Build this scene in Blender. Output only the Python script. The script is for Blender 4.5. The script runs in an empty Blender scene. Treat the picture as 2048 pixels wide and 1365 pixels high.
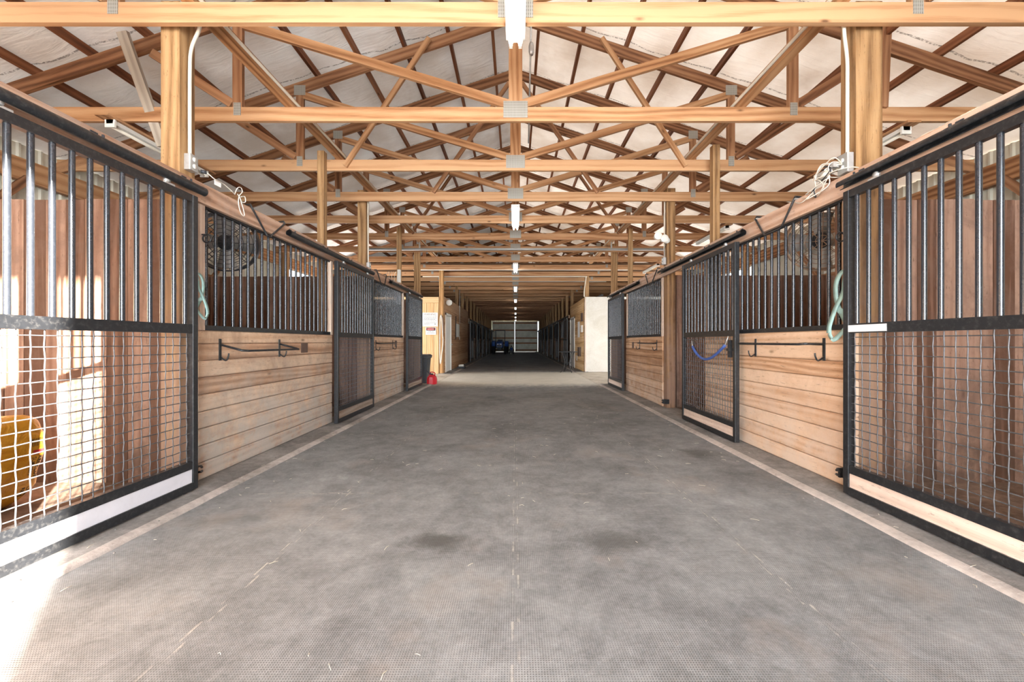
import bpy, bmesh, math, random
from mathutils import Vector, Matrix, noise
random.seed(7)
scn = bpy.context.scene
COL = scn.collection

# ------------------------------------------------------------------ camera
cd = bpy.data.cameras.new('camera'); cam = bpy.data.objects.new('camera', cd); COL.objects.link(cam)
cam.location = (0, 0, 1.1); cam.rotation_euler = (math.pi/2, 0, 0)
cd.sensor_width = 36; cd.lens = 800/2048*36
cd.shift_x = -7/2048; cd.shift_y = 1.5/2048
cd.clip_start = 0.02; cd.clip_end = 300
scn.camera = cam
# ------------------------------------------------------------------ colour management
vs = scn.view_settings
vs.view_transform = 'Standard'; vs.look = 'None'; vs.gamma = 1; vs.use_curve_mapping = False
vs.exposure = 0.62
# ------------------------------------------------------------------ world, sun, daylight through the openings
w = bpy.data.worlds.new('world'); scn.world = w; w.use_nodes = True
bg = w.node_tree.nodes['Background']; bg.inputs[0].default_value = (0.86, 0.93, 1, 1); bg.inputs[1].default_value = 3.6
sd = bpy.data.lights.new('sun', 'SUN'); sd.energy = 70; sd.angle = math.radians(0.8); sd.color = (1, 0.93, 0.84)
sun = bpy.data.objects.new('sun', sd); COL.objects.link(sun)
sun.rotation_euler = Vector((0.656, -0.755, 0.214)).to_track_quat('Z', 'Y').to_euler()
def area(name, loc, direction, sx, sy, power, col=(1, 1, 1)):
    ld = bpy.data.lights.new(name, 'AREA'); ld.shape = 'RECTANGLE'; ld.size = sx; ld.size_y = sy
    ld.energy = power; ld.color = col
    o = bpy.data.objects.new(name, ld); COL.objects.link(o); o.location = loc
    o.rotation_euler = (-Vector(direction)).to_track_quat('Z', 'Y').to_euler()
    return o
area('daylight_front_door', (0, -3.2, 1.75), (0, 1, 0.1), 4.7, 3.1, 590, (0.84, 0.92, 1))
area('daylight_left_bay', (-5.95, 11.9, 1.6), (1, 0, 0), 2.7, 2.9, 170, (.93, .96, 1))
area('daylight_right_bay', (5.95, 12.2, 1.6), (-1, 0, 0), 3.4, 2.9, 120, (.93, .96, 1))

# ------------------------------------------------------------------ mesh builder
class MB:
    def __init__(s):
        s.v = []; s.f = []; s.uv = []; s.tone = []; s.sm = []; s.mi = []
        s.m = 0
    def poly(s, idx, uvs=None, tone=.5, smooth=False):
        s.f.append(idx); s.uv.append(uvs or [(s.v[i][0], s.v[i][1]) for i in idx]); s.tone.append(tone); s.sm.append(smooth); s.mi.append(s.m)
    def frame(s, o, ax, ay, az, tone=None, grain=None):
        """box from corner o with edge vectors ax ay az"""
        o = Vector(o); A = [Vector(a) for a in (ax, ay, az)]
        if tone is None: tone = random.random()
        L = [a.length for a in A]; g = max(range(3), key=lambda i: L[i]) if grain is None else grain
        b = len(s.v); ou, ov = random.uniform(0, 50), random.uniform(0, 50)
        for k in range(8):
            s.v.append(tuple(o + A[0]*(k & 1) + A[1]*(k >> 1 & 1) + A[2]*(k >> 2 & 1)))
        faces = [((0, 2, 3, 1), 2), ((4, 5, 7, 6), 2), ((0, 1, 5, 4), 1), ((2, 6, 7, 3), 1), ((0, 4, 6, 2), 0), ((1, 3, 7, 5), 0)]
        for n, (idx, nrm) in enumerate(faces):
            others = [i for i in range(3) if i != nrm]
            if g in others: ua = g; va = [i for i in others if i != g][0]
            else: ua, va = others
            uvs = []
            for k in idx:
                c = [(k >> i & 1)*L[i] for i in range(3)]
                uvs.append((c[ua] + ou, c[va] + ov + n*0.37))
            s.poly([b+i for i in idx], uvs, tone)
        return s
    def box(s, x0, x1, y0, y1, z0, z1, tone=None, grain=None):
        return s.frame((x0, y0, z0), (x1-x0, 0, 0), (0, y1-y0, 0), (0, 0, z1-z0), tone, grain)
    def beam(s, p, q, wd, ht, side=(0, 1, 0), tone=None):
        """bar from p to q; wd measured along 'side', ht across"""
        p = Vector(p); q = Vector(q); d = q-p; sd_ = Vector(side); sd_ = (sd_ - d*(sd_.dot(d)/d.length_squared)).normalized()
        up = d.cross(sd_).normalized()
        return s.frame(p - sd_*wd/2 - up*ht/2, d, sd_*wd, up*ht, tone, 0)
    def tube(s, pts, r, n=10, cap=True, smooth=True, radii=None, closed=False):
        pts = [Vector(p) for p in pts]; m = len(pts); tone = random.random(); b = len(s.v)
        prev = None; acc = 0
        for i, p in enumerate(pts):
            if closed: d = pts[(i+1) % m]-pts[i-1]
            else: d = (pts[min(i+1, m-1)]-pts[max(i-1, 0)])
            d = d.normalized() if d.length > 1e-9 else Vector((0, 0, 1))
            if prev is None:
                a = Vector((0, 0, 1)) if abs(d.z) < .9 else Vector((1, 0, 0)); u = d.cross(a).normalized()
            else:
                u = (prev - d*prev.dot(d)); u = u.normalized() if u.length > 1e-6 else d.orthogonal().normalized()
            prev = u; v_ = d.cross(u)
            rr = radii[i] if radii else r
            for k in range(n):
                t = 2*math.pi*k/n; s.v.append(tuple(p + (u*math.cos(t) + v_*math.sin(t))*rr))
        for i in range(m if closed else m-1):
            L = (pts[(i+1) % m]-pts[i]).length; j = (i+1) % m
            for k in range(n):
                k2 = (k+1) % n
                s.poly([b+i*n+k, b+i*n+k2, b+j*n+k2, b+j*n+k], [(acc, k/n*.2), (acc, (k+1)/n*.2), (acc+L, (k+1)/n*.2), (acc+L, k/n*.2)], tone, smooth)
            acc += L
        if cap and not closed:
            s.poly([b+k for k in range(n)][::-1], None, tone); s.poly([b+(m-1)*n+k for k in range(n)], None, tone)
        return s
    def ribbon(s, pts, wd, th=.004, side=(1, 0, 0)):
        """a strap: flat band of width wd along 'side' with real thickness; side may be a list"""
        pts = [Vector(p) for p in pts]; m = len(pts); b = len(s.v); acc = 0
        for i, p in enumerate(pts):
            d = (pts[min(i+1, m-1)]-pts[max(i-1, 0)]).normalized()
            sv = Vector(side[i] if isinstance(side[0], (tuple, list, Vector)) else side)
            sv = (sv - d*sv.dot(d)).normalized(); nn = d.cross(sv)
            for a, c in ((-1, -1), (1, -1), (1, 1), (-1, 1)): s.v.append(tuple(p + sv*a*wd/2 + nn*c*th/2))
        for i in range(m-1):
            L = (pts[i+1]-pts[i]).length
            for k in range(4):
                k2 = (k+1) % 4
                s.poly([b+i*4+k, b+i*4+k2, b+i*4+4+k2, b+i*4+4+k], [(acc, k*.1), (acc, k*.1+.1), (acc+L, k*.1+.1), (acc+L, k*.1)], .5, k in (0, 2))
            acc += L
        s.poly([b+3, b+2, b+1, b]); s.poly([b+(m-1)*4+k for k in range(4)])
        return s
    def lathe(s, prof, c=(0, 0, 0), n=24, axis='Z', a0=0, a1=2*math.pi, smooth=True):
        """prof: list of (r, h)"""
        b = len(s.v); full = abs(a1-a0-2*math.pi) < 1e-6; cols = n if full else n+1; c = Vector(c)
        for (r, h) in prof:
            for k in range(cols):
                t = a0+(a1-a0)*k/n; x, y = r*math.cos(t), r*math.sin(t)
                p = {'Z': (x, y, h), 'Y': (x, h, y), 'X': (h, x, y)}[axis]
                s.v.append(tuple(c+Vector(p)))
        for i in range(len(prof)-1):
            for k in range(n):
                k2 = (k+1) % cols
                idx = [b+i*cols+k, b+i*cols+k2, b+(i+1)*cols+k2, b+(i+1)*cols+k]
                s.poly(idx, [(k/n, i*.1), ((k+1)/n, i*.1), ((k+1)/n, i*.1+.1), (k/n, i*.1+.1)], .5, smooth)
        return s
    def build(s, name, mat, parent=None, bevel=0, loc=None):
        me = bpy.data.meshes.new(name)
        me.from_pydata(s.v, [], s.f)
        uvl = me.uv_layers.new(name='UVMap')
        flat = [c for poly in s.uv for uv in poly for c in uv]
        uvl.data.foreach_set('uv', flat)
        at = me.attributes.new('tone', 'FLOAT', 'FACE'); at.data.foreach_set('value', s.tone)
        me.polygons.foreach_set('use_smooth', s.sm)
        mats = mat if isinstance(mat, (list, tuple)) else [mat]
        for m_ in mats: me.materials.append(m_)
        if len(mats) > 1: me.polygons.foreach_set('material_index', s.mi)
        bm = bmesh.new(); bm.from_mesh(me)
        bmesh.ops.recalc_face_normals(bm, faces=bm.faces); bm.to_mesh(me); bm.free()
        me.update()
        o = bpy.data.objects.new(name, me); COL.objects.link(o)
        if parent: o.parent = parent
        if loc: o.location = loc
        if bevel:
            bv = o.modifiers.new('bevel', 'BEVEL'); bv.width = bevel; bv.segments = 2; bv.limit_method = 'ANGLE'
        return o

def tag(o, label=None, cat=None, group=None, kind=None):
    if label: o['label'] = label
    if cat: o['category'] = cat
    if group: o['group'] = group
    if kind: o['kind'] = kind
    return o
def thing(name, label, cat, loc=(0, 0, 0), rotz=0, group=None):
    o = bpy.data.objects.new(name, None); COL.objects.link(o); o.empty_display_size = .1
    o.location = loc; o.rotation_euler = (0, 0, rotz)
    return tag(o, label, cat, group)
def struct(name, mb, mat, **k):
    o = mb.build(name, mat, **k); o['kind'] = 'structure'; return o
def dup(root, loc=None, rotz=None, label=None, group=None, scale=None):
    r = root.copy(); COL.objects.link(r)
    if loc is not None: r.location = loc
    if rotz is not None: r.rotation_euler = (0, 0, rotz)
    if scale is not None: r.scale = scale
    if label: r['label'] = label
    if group: r['group'] = group
    for ch in list(root.children):
        c = ch.copy(); COL.objects.link(c); c.parent = r
        for g in list(ch.children):
            d = g.copy(); COL.objects.link(d); d.parent = c
    return r
def arc(c, r, a0, a1, n, plane='XZ'):
    out = []
    for i in range(n+1):
        t = a0+(a1-a0)*i/n; x, y = r*math.cos(t), r*math.sin(t)
        out.append(Vector(c)+Vector({'XZ': (x, 0, y), 'YZ': (0, x, y), 'XY': (x, y, 0)}[plane]))
    return out
def smooth_path(pts, k=6):
    P = [Vector(p) for p in pts]; out = []
    for i in range(len(P)-1):
        p0 = P[max(i-1, 0)]; p1 = P[i]; p2 = P[i+1]; p3 = P[min(i+2, len(P)-1)]
        for j in range(k):
            t = j/k
            out.append(.5*((2*p1)+(-p0+p2)*t+(2*p0-5*p1+4*p2-p3)*t*t+(-p0+3*p1-3*p2+p3)*t**3))
    out.append(P[-1]); return out

# ------------------------------------------------------------------ materials
class NT:
    def __init__(s, name):
        s.mat = bpy.data.materials.new(name); s.mat.use_nodes = True; s.t = s.mat.node_tree; s.t.nodes.clear()
        s.out = s.n('ShaderNodeOutputMaterial'); s.b = s.n('ShaderNodeBsdfPrincipled'); s.l(s.b.outputs[0], s.out.inputs[0])
    def n(s, typ, **k):
        o = s.t.nodes.new(typ)
        for a, v in k.items(): setattr(o, a, v)
        return o
    def l(s, a, b): s.t.links.new(a, b)
    def setin(s, sock, v):
        if isinstance(v, bpy.types.NodeSocket): s.l(v, sock)
        else: sock.default_value = v
    def math(s, op, a, b=None, c=None):
        o = s.n('ShaderNodeMath', operation=op); s.setin(o.inputs[0], a)
        if b is not None: s.setin(o.inputs[1], b)
        if c is not None: s.setin(o.inputs[2], c)
        return o.outputs[0]
    def mix(s, f, a, b, typ='MIX'):
        o = s.n('ShaderNodeMix', data_type='RGBA', blend_type=typ); s.setin(o.inputs[0], f)
        for i, v in ((6, a), (7, b)):
            if isinstance(v, (tuple, list)) and len(v) == 3: v = (*v, 1)
            s.setin(o.inputs[i], v)
        return o.outputs[2]
    def ramp(s, f, stops, interp='LINEAR'):
        o = s.n('ShaderNodeValToRGB'); cr = o.color_ramp; cr.interpolation = interp
        while len(cr.elements) < len(stops): cr.elements.new(.5)
        for e, (p, c) in zip(cr.elements, stops):
            e.position = p; e.color = (*c, 1) if isinstance(c, (tuple, list)) else (c, c, c, 1)
        s.setin(o.inputs[0], f); return o.outputs[0]
    def noise(s, vec, scale, detail=4, rough=.55, dist=0):
        o = s.n('ShaderNodeTexNoise'); s.setin(o.inputs['Vector'], vec); o.inputs['Scale'].default_value = scale
        o.inputs['Detail'].default_value = detail; o.inputs['Roughness'].default_value = rough; o.inputs['Distortion'].default_value = dist
        return o.outputs[0]
    def mapping(s, vec, scale=(1, 1, 1), loc=(0, 0, 0)):
        o = s.n('ShaderNodeMapping'); s.setin(o.inputs[0], vec); s.setin(o.inputs['Location'], loc); o.inputs['Scale'].default_value = scale
        return o.outputs[0]
    def bump(s, h, strength=.3, dist=.01):
        o = s.n('ShaderNodeBump'); s.setin(o.inputs['Height'], h); o.inputs['Strength'].default_value = strength; o.inputs['Distance'].default_value = dist
        s.l(o.outputs[0], s.b.inputs['Normal']); return o
    def sep(s, v):
        o = s.n('ShaderNodeSeparateXYZ'); s.setin(o.inputs[0], v); return o.outputs
    def comb(s, x, y, z):
        o = s.n('ShaderNodeCombineXYZ'); s.setin(o.inputs[0], x); s.setin(o.inputs[1], y); s.setin(o.inputs[2], z); return o.outputs[0]
    def fin(s, col=None, rough=.6, metal=0, spec=.3):
        if col is not None: s.setin(s.b.inputs['Base Color'], col if isinstance(col, bpy.types.NodeSocket) else (*col, 1))
        s.setin(s.b.inputs['Roughness'], rough); s.b.inputs['Metallic'].default_value = metal
        s.b.inputs['Specular IOR Level'].default_value = spec
        return s.mat

def wood(name, dark, mid, light, knots=.6, tonevar=.35, dirt=None, dirt_amt=0, low_dirt=None, low_a=1.3, low_b=1.35, rough=.62, scale=1., grain=1., spec=.25):
    t = NT(name)
    uv = t.n('ShaderNodeUVMap').outputs[0]; oi = t.n('ShaderNodeObjectInfo').outputs['Random']
    off = t.comb(t.math('MULTIPLY', oi, 37.), t.math('MULTIPLY', oi, 91.), 0)
    va = t.n('ShaderNodeVectorMath', operation='ADD'); t.l(uv, va.inputs[0]); t.l(off, va.inputs[1]); P = va.outputs[0]
    tone = t.n('ShaderNodeAttribute', attribute_name='tone').outputs['Fac']
    # long wavy growth rings
    warp = t.noise(t.mapping(P, (.42, 3.2, 1)), 1.0*scale, 2, .45)
    s0, s1, _ = t.sep(P)
    ph = t.math('ADD', t.math('MULTIPLY', s1, 85*scale), t.math('MULTIPLY', warp, 22))
    ring = t.math('ADD', t.math('MULTIPLY', t.math('SINE', ph), .5), .5)
    fine = t.noise(t.mapping(P, (3, 140, 1)), 1.5*scale, 4, .65)
    broad = t.noise(t.mapping(P, (.8, 5, 1)), 1.3, 3, .5)
    g = t.math('ADD', t.math('MULTIPLY', ring, .22*grain), t.math('MULTIPLY', fine, .45))
    g = t.math('ADD', g, t.math('MULTIPLY', broad, .48))
    g = t.math('ADD', g, t.math('MULTIPLY', t.math('SUBTRACT', tone, .5), tonevar))
    g = t.math('ADD', g, t.math('MULTIPLY', t.math('SUBTRACT', oi, .5), tonevar*.7))
    col = t.ramp(g, [(.33, dark), (.53, mid), (.77, light)])
    # knots
    vo = t.n('ShaderNodeTexVoronoi'); t.l(t.mapping(P, (2.1, 5.2, 1)), vo.inputs['Vector']); vo.inputs['Scale'].default_value = 1.15
    kd = vo.outputs['Distance']
    kn = t.ramp(kd, [(.035, 1.), (.085, .35), (.13, 0.)])
    sel = t.math('GREATER_THAN', t.sep(vo.outputs['Color'])[0], 1-knots)
    km = t.math('MULTIPLY', kn, sel)
    col = t.mix(t.math('MULTIPLY', km, .8), col, tuple(c*.35 for c in dark))
    if dirt:
        geo = t.n('ShaderNodeNewGeometry').outputs['Position']
        d1 = t.noise(geo, 2.3, 6, .68, .6); d2 = t.noise(geo, 14, 5, .7)
        dm = t.ramp(t.math('ADD', t.math('MULTIPLY', d1, .75), t.math('MULTIPLY', d2, .25)), [(.46, 0.), (.62, 1.)])
        col = t.mix(t.math('MULTIPLY', dm, dirt_amt), col, dirt)
        sc = t.noise(t.mapping(P, (6, 22, 1)), 1.7, 5, .75)
        col = t.mix(t.ramp(sc, [(.575, 0.), (.67, .7)]), col, tuple(c*.45 for c in mid))
        if low_dirt:
            z = t.sep(geo)[2]
            lm = t.math('SUBTRACT', low_a, t.math('MULTIPLY', z, low_b)); lm = t.math('MULTIPLY', lm, t.ramp(t.noise(geo, 5, 5, .7), [(.36, .25), (.6, 1.)]))
            lc = t.n('ShaderNodeClamp'); t.l(lm, lc.inputs[0])
            col = t.mix(t.math('MULTIPLY', lc.outputs[0], .75), col, low_dirt)
    t.bump(t.math('ADD', g, t.math('MULTIPLY', km, -.4)), .22, .004)
    return t.fin(col, rough, 0, spec)

def plain(name, col, rough=.5, metal=0, spec=.4, var=0, vs_=12, bump=0, dust=0, dustcol=(.55, .52, .48)):
    t = NT(name); c = col
    co = t.n('ShaderNodeTexCoord').outputs['Object']
    if var or dust or bump:
        nz = t.noise(co, vs_, 5, .62)
        c = t.mix(nz, tuple(max(0, v*(1-var)) for v in col), tuple(min(1, v*(1+var)) for v in col))
        if dust:
            d = t.ramp(t.noise(t.n('ShaderNodeNewGeometry').outputs['Position'], 38, 6, .72), [(.5, 0.), (.68, 1.)])
            up = t.sep(t.n('ShaderNodeNewGeometry').outputs['Normal'])[2]
            um = t.math('ADD', t.math('MULTIPLY', t.math('MAXIMUM', up, 0), .8), .25)
            c = t.mix(t.math('MULTIPLY', t.math('MULTIPLY', d, um), dust), c, dustcol)
        if bump: t.bump(nz, bump, .004)
    return t.fin(c, rough, metal, spec)

def emit(name, col, strength):
    t = NT(name); t.b.inputs['Emission Color'].default_value = (*col, 1); t.b.inputs['Emission Strength'].default_value = strength
    return t.fin(col, .4)

M = {}
M['truss'] = wood('truss_pine', (.17, .066, .025), (.40, .195, .087), (.55, .32, .168), knots=.55, tonevar=.22)
M['rafter'] = wood('rafter_pine', (.12, .048, .022), (.30, .14, .068), (.45, .24, .125), knots=.5, tonevar=.2)
M['purlin'] = wood('purlin_wood', (.10, .034, .014), (.2, .07, .03), (.3, .125, .058), knots=.3, tonevar=.3)
M['post'] = wood('treated_post', (.12, .058, .022), (.34, .19, .082), (.49, .305, .15), knots=.45, tonevar=.15, dirt=(.32, .2, .11), dirt_amt=.3, low_dirt=(.3, .19, .14), low_a=2.1, low_b=.95)
M['header'] = wood('header_board', (.3, .17, .11), (.5, .31, .21), (.66, .47, .36), knots=.3, tonevar=.15, dirt=(.42, .36, .32), dirt_amt=.4, spec=.15)
M['panel'] = wood('stall_board', (.28, .14, .07), (.52, .31, .19), (.68, .48, .33), knots=.45, tonevar=.35, dirt=(.33, .22, .15), dirt_amt=.65, low_dirt=(.45, .425, .385), low_a=1.45, low_b=1.25, spec=.12)
M['panel_right'] = wood('stall_board_right', (.34, .17, .08), (.6, .36, .21), (.74, .53, .37), knots=.45, tonevar=.4, dirt=(.5, .3, .18), dirt_amt=.5, low_dirt=(.66, .54, .44), spec=.12)
M['partition'] = wood('partition_plank', (.13, .065, .04), (.29, .165, .115), (.42, .27, .2), knots=.4, tonevar=.6, dirt=(.2, .125, .095), dirt_amt=.6, low_dirt=(.12, .08, .06), spec=.15)
M['room'] = wood('tack_room_board', (.32, .16, .06), (.6, .35, .15), (.76, .52, .28), knots=.3, tonevar=.3)
M['room_dark'] = wood('tack_room_siding', (.2, .095, .045), (.38, .205, .105), (.5, .31, .18), knots=.3, tonevar=.3)
M['jamb'] = wood('jamb_board', (.4, .27, .18), (.62, .46, .35), (.76, .63, .52), knots=.2, tonevar=.15, dirt=(.5, .42, .36), dirt_amt=.4)
M['grey_board'] = wood('weathered_board', (.16, .13, .1), (.3, .25, .2), (.46, .4, .33), knots=.3, tonevar=.2)
M['kick_grey'] = plain('kick_paint', (.62, .6, .63), .6, var=.12, vs_=9, dust=.4, dustcol=(.4, .36, .34))
M['kick_brown'] = wood('kick_board_worn', (.14, .09, .06), (.27, .19, .14), (.4, .32, .26), knots=.1, tonevar=.1, dirt=(.3, .25, .21), dirt_amt=.5)
M['kick_tan'] = wood('kick_board_wood', (.5, .36, .28), (.68, .52, .42), (.78, .64, .54), knots=.1, tonevar=.1, dirt=(.5, .4, .34), dirt_amt=.4)
M['black'] = plain('black_steel', (.012, .013, .015), .38, 0, .5, var=.4, vs_=40, dust=.22)
M['bar'] = plain('bar_steel', (.018, .021, .027), .22, 0, .8, var=.1, vs_=20, dust=.05, dustcol=(.6, .58, .58))
M['wire'] = plain('mesh_wire', (.10, .10, .105), .42, .4, .5, var=.4, vs_=70, dust=.5, dustcol=(.5, .48, .46))
M['galv'] = plain('galvanised', (.56, .56, .55), .42, .6, .5, var=.25, vs_=30)
M['white_paint'] = plain('white_paint', (.78, .76, .71), .5, var=.06, vs_=8)
M['conduit'] = plain('conduit', (.66, .6, .5), .45, .1, .4, var=.12)
M['white_plastic'] = plain('white_plastic', (.8, .78, .72), .4)
M['teal'] = plain('teal_strap', (.33, .52, .5), .85, var=.45, vs_=18, dust=.6)
M['rope_white'] = plain('rope', (.7, .66, .58), .8, var=.2, vs_=60)
M['rope_blue'] = plain('blue_sleeve', (.06, .11, .34), .55, var=.3, vs_=30)
M['red'] = plain('red_plastic', (.55, .02, .03), .35, var=.1)
M['blue'] = plain('tractor_blue', (.03, .1, .38), .3, var=.15)
M['tyre'] = plain('tyre', (.015, .015, .016), .75, var=.3, vs_=30)
M['dark'] = plain('dark_plastic', (.035, .037, .042), .5, var=.2)
M['bin'] = plain('bin_plastic', (.05, .054, .06), .5, var=.15)
M['ink'] = plain('ink', (.03, .03, .03), .6)
M['redink'] = plain('red_ink', (.6, .05, .06), .6)
M['tape'] = plain('white_tape', (.85, .84, .82), .6)
M['dusty'] = plain('dusty_fan', (.33, .22, .15), .8, var=.4, vs_=30, bump=.3)
M['plaque'] = plain('plaque', (.1, .06, .045), .5, var=.4, vs_=20)
M['galv_dull'] = plain('galvanised_dull', (.42, .42, .4), .5, .5)
M['tube'] = emit('lit_tube', (.97, .99, 1), 7.5)
M['tube_off'] = plain('unlit_tube', (.75, .7, .6), .3)
M['straw'] = plain('straw', (.72, .66, .52), .8)

def mat_plate():
    t = NT('nail_plate'); uv = t.n('ShaderNodeUVMap').outputs[0]; s0, s1, _ = t.sep(uv)
    a = t.math('SINE', t.math('MULTIPLY', s0, 420)); b = t.math('SINE', t.math('MULTIPLY', s1, 240))
    m = t.math('MULTIPLY', t.math('ADD', t.math('MULTIPLY', a, .5), .5), t.math('ADD', t.math('MULTIPLY', b, .3), .7))
    c = t.mix(m, (.46, .45, .41), (.22, .21, .18)); t.bump(m, .4, .003)
    return t.fin(c, .5, .35)
M['plate'] = mat_plate()

def mat_mats():
    t = NT('rubber_mats'); P = t.n('ShaderNodeNewGeometry').outputs['Position']; x, y, z = t.sep(P)
    n1 = t.noise(P, 1.1, 6, .65, .4); n2 = t.noise(P, 7, 8, .78, .3); n3 = t.noise(P, 45, 5, .8)
    nn = t.math('ADD', t.math('ADD', t.math('MULTIPLY', n1, .4), t.math('MULTIPLY', n2, .38)), t.math('MULTIPLY', n3, .22))
    c = t.ramp(nn, [(.36, (.115, .117, .115)), (.45, (.19, .193, .192)), (.54, (.27, .272, .272)), (.66, (.4, .4, .397))])
    # pinkish dust towards the left edge
    pm = t.ramp(t.noise(t.mapping(P, (1, 1, 1), (5, 9, 0)), 1.6, 5, .6), [(.56, 0.), (.72, .35)])
    c = t.mix(pm, c, (.4, .33, .28))
    # pale band across the bay: daylight on the floor painted in, with dust
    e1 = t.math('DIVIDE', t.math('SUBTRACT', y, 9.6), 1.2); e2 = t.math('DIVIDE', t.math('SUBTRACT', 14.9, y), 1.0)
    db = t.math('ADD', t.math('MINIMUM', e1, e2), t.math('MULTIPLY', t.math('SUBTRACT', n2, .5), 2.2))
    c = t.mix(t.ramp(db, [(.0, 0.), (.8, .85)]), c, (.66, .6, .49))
    # worn dark spots
    for (cx, cy, rx, ry, am) in ((-.42, 2.2, .24, .12, .75), (.56, 2.2, .3, .15, .6), (1.8, 3.95, .28, .2, .6), (-1.1, 3.4, .5, .3, .25), (.9, 5.2, .8, .5, .3)):
        dx = t.math('DIVIDE', t.math('SUBTRACT', x, cx), rx); dy = t.math('DIVIDE', t.math('SUBTRACT', y, cy), ry)
        d = t.math('SQRT', t.math('ADD', t.math('MULTIPLY', dx, dx), t.math('MULTIPLY', dy, dy)))
        d = t.math('ADD', d, t.math('MULTIPLY', t.math('SUBTRACT', n2, .5), 1.4))
        c = t.mix(t.ramp(d, [(.3, am), (1., 0.)]), c, (.075, .073, .066))
    # moulded grid of tiny pits
    k = 2*math.pi/.0095
    g = t.math('MULTIPLY', t.math('ADD', t.math('MULTIPLY', t.math('SINE', t.math('MULTIPLY', x, k)), .5), .5), t.math('ADD', t.math('MULTIPLY', t.math('SINE', t.math('MULTIPLY', y, k)), .5), .5))
    pit = t.ramp(g, [(.32, 0.), (.62, 1.)])
    wear = t.ramp(t.noise(P, 2.4, 4, .6), [(.35, .35), (.6, 1.)])
    c = t.mix(t.math('MULTIPLY', t.math('MULTIPLY', pit, .72), wear), c, (.045, .043, .04))
    # interlocking seams, four feet apart
    wob = t.math('MULTIPLY', t.math('SIGN', t.math('SINE', t.math('MULTIPLY', y, 30))), .012)
    sx = t.math('ABSOLUTE', t.math('SUBTRACT', t.math('PINGPONG', t.math('ADD', x, t.math('ADD', wob, .61+12.2)), .61), .61))
    sx2 = t.math('ABSOLUTE', t.math('SUBTRACT', .61, t.math('PINGPONG', t.math('ADD', t.math('ADD', x, wob), .61+12.2), .61)))
    wob2 = t.math('MULTIPLY', t.math('SIGN', t.math('SINE', t.math('MULTIPLY', x, 30))), .010)
    sy = t.math('ABSOLUTE', t.math('SUBTRACT', .915, t.math('PINGPONG', t.math('ADD', t.math('ADD', y, wob2), -2.9+.915+18.3), .915)))
    br = t.ramp(t.noise(P, 5, 6, .75), [(.47, .03), (.62, .9)])
    for sdist in (sx2, sy):
        li = t.math('LESS_THAN', sdist, t.math('MULTIPLY', n3, .012))
        c = t.mix(t.math('MULTIPLY', t.math('MULTIPLY', li, br), .8), c, (.5, .46, .41))
        dk = t.math('MULTIPLY', t.math('LESS_THAN', sdist, .0075), t.math('GREATER_THAN', sdist, .005))
        c = t.mix(t.math('MULTIPLY', dk, .35), c, (.06, .06, .055))
    t.bump(t.math('ADD', t.math('MULTIPLY', pit, -.6), t.math('MULTIPLY', n2, 1.2)), .5, .004)
    return t.fin(c, .72, 0, .3)
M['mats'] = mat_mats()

def mat_concrete(name, a, b, c_):
    t = NT(name); P = t.n('ShaderNodeNewGeometry').outputs['Position']
    n1 = t.noise(P, 1.7, 6, .65, .5); n2 = t.noise(P, 24, 6, .75)
    nn = t.math('ADD', t.math('MULTIPLY', n1, .65), t.math('MULTIPLY', n2, .35))
    c = t.ramp(nn, [(.36, a), (.5, b), (.64, c_)]); t.bump(n2, .5, .01)
    return t.fin(c, .85, 0, .15)
M['apron'] = mat_concrete('apron_concrete', (.13, .12, .11), (.23, .215, .2), (.36, .33, .305))
M['lip'] = mat_concrete('dusty_lip', (.24, .215, .19), (.42, .37, .335), (.56, .49, .44))
M['bay_floor'] = mat_concrete('bay_concrete', (.3, .26, .2), (.46, .4, .32), (.6, .54, .44))
M['dirt'] = mat_concrete('stall_dirt', (.1, .065, .045), (.2, .14, .105), (.32, .24, .19))
M['gravel'] = mat_concrete('outside_gravel', (.3, .27, .22), (.45, .41, .34), (.6, .55, .46))
M['plaster'] = mat_concrete('white_board_wall', (.66, .63, .55), (.76, .74, .68), (.82, .8, .75))

def mat_roof():
    t = NT('roof_insulation'); P = t.n('ShaderNodeNewGeometry').outputs['Position']; x, y, z = t.sep(P)
    n1 = t.noise(P, 1.3, 5, .6); n2 = t.noise(P, 40, 4, .7)
    wr = t.noise(t.mapping(P, (1.4, 7, 1)), 1.2, 4, .55, 1.2)
    c = t.ramp(n1, [(.35, (.74, .68, .62)), (.55, (.85, .81, .77)), (.7, (.9, .88, .85))])
    st = t.ramp(t.noise(t.mapping(P, (1, 1, 1), (3, 1, 0)), .9, 5, .65), [(.58, 0.), (.74, .5)]); c = t.mix(st, c, (.5, .42, .35))
    sp = t.ramp(t.noise(P, 55, 3, .8), [(.68, 0.), (.74, .6)]); c = t.mix(sp, c, (.25, .2, .17))
    sm = t.math('PINGPONG', t.math('ADD', t.math('ADD', y, t.math('MULTIPLY', n1, .12)), 30), .61)
    c = t.mix(t.math('MULTIPLY', t.math('LESS_THAN', sm, .010), t.ramp(n2, [(.42, .0), (.55, .8)])), c, (.2, .17, .15))
    t.bump(t.math('ADD', wr, t.math('MULTIPLY', n1, .5)), .5, .035)
    m_ = t.fin(c, .8, 0, .2)
    # translucency added to brighten the ceiling evenly: daylight glows through the sheet
    tr = t.n('ShaderNodeBsdfTranslucent'); t.l(c, tr.inputs[0]); mx = t.n('ShaderNodeMixShader'); mx.inputs[0].default_value = .165
    t.l(t.b.outputs[0], mx.inputs[1]); t.l(tr.outputs[0], mx.inputs[2]); t.l(mx.outputs[0], t.out.inputs[0])
    return m_
M['roof'] = mat_roof()
M['deck'] = wood('loft_deck', (.03, .015, .008), (.07, .035, .018), (.11, .06, .03), knots=.2, tonevar=.3)
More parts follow.
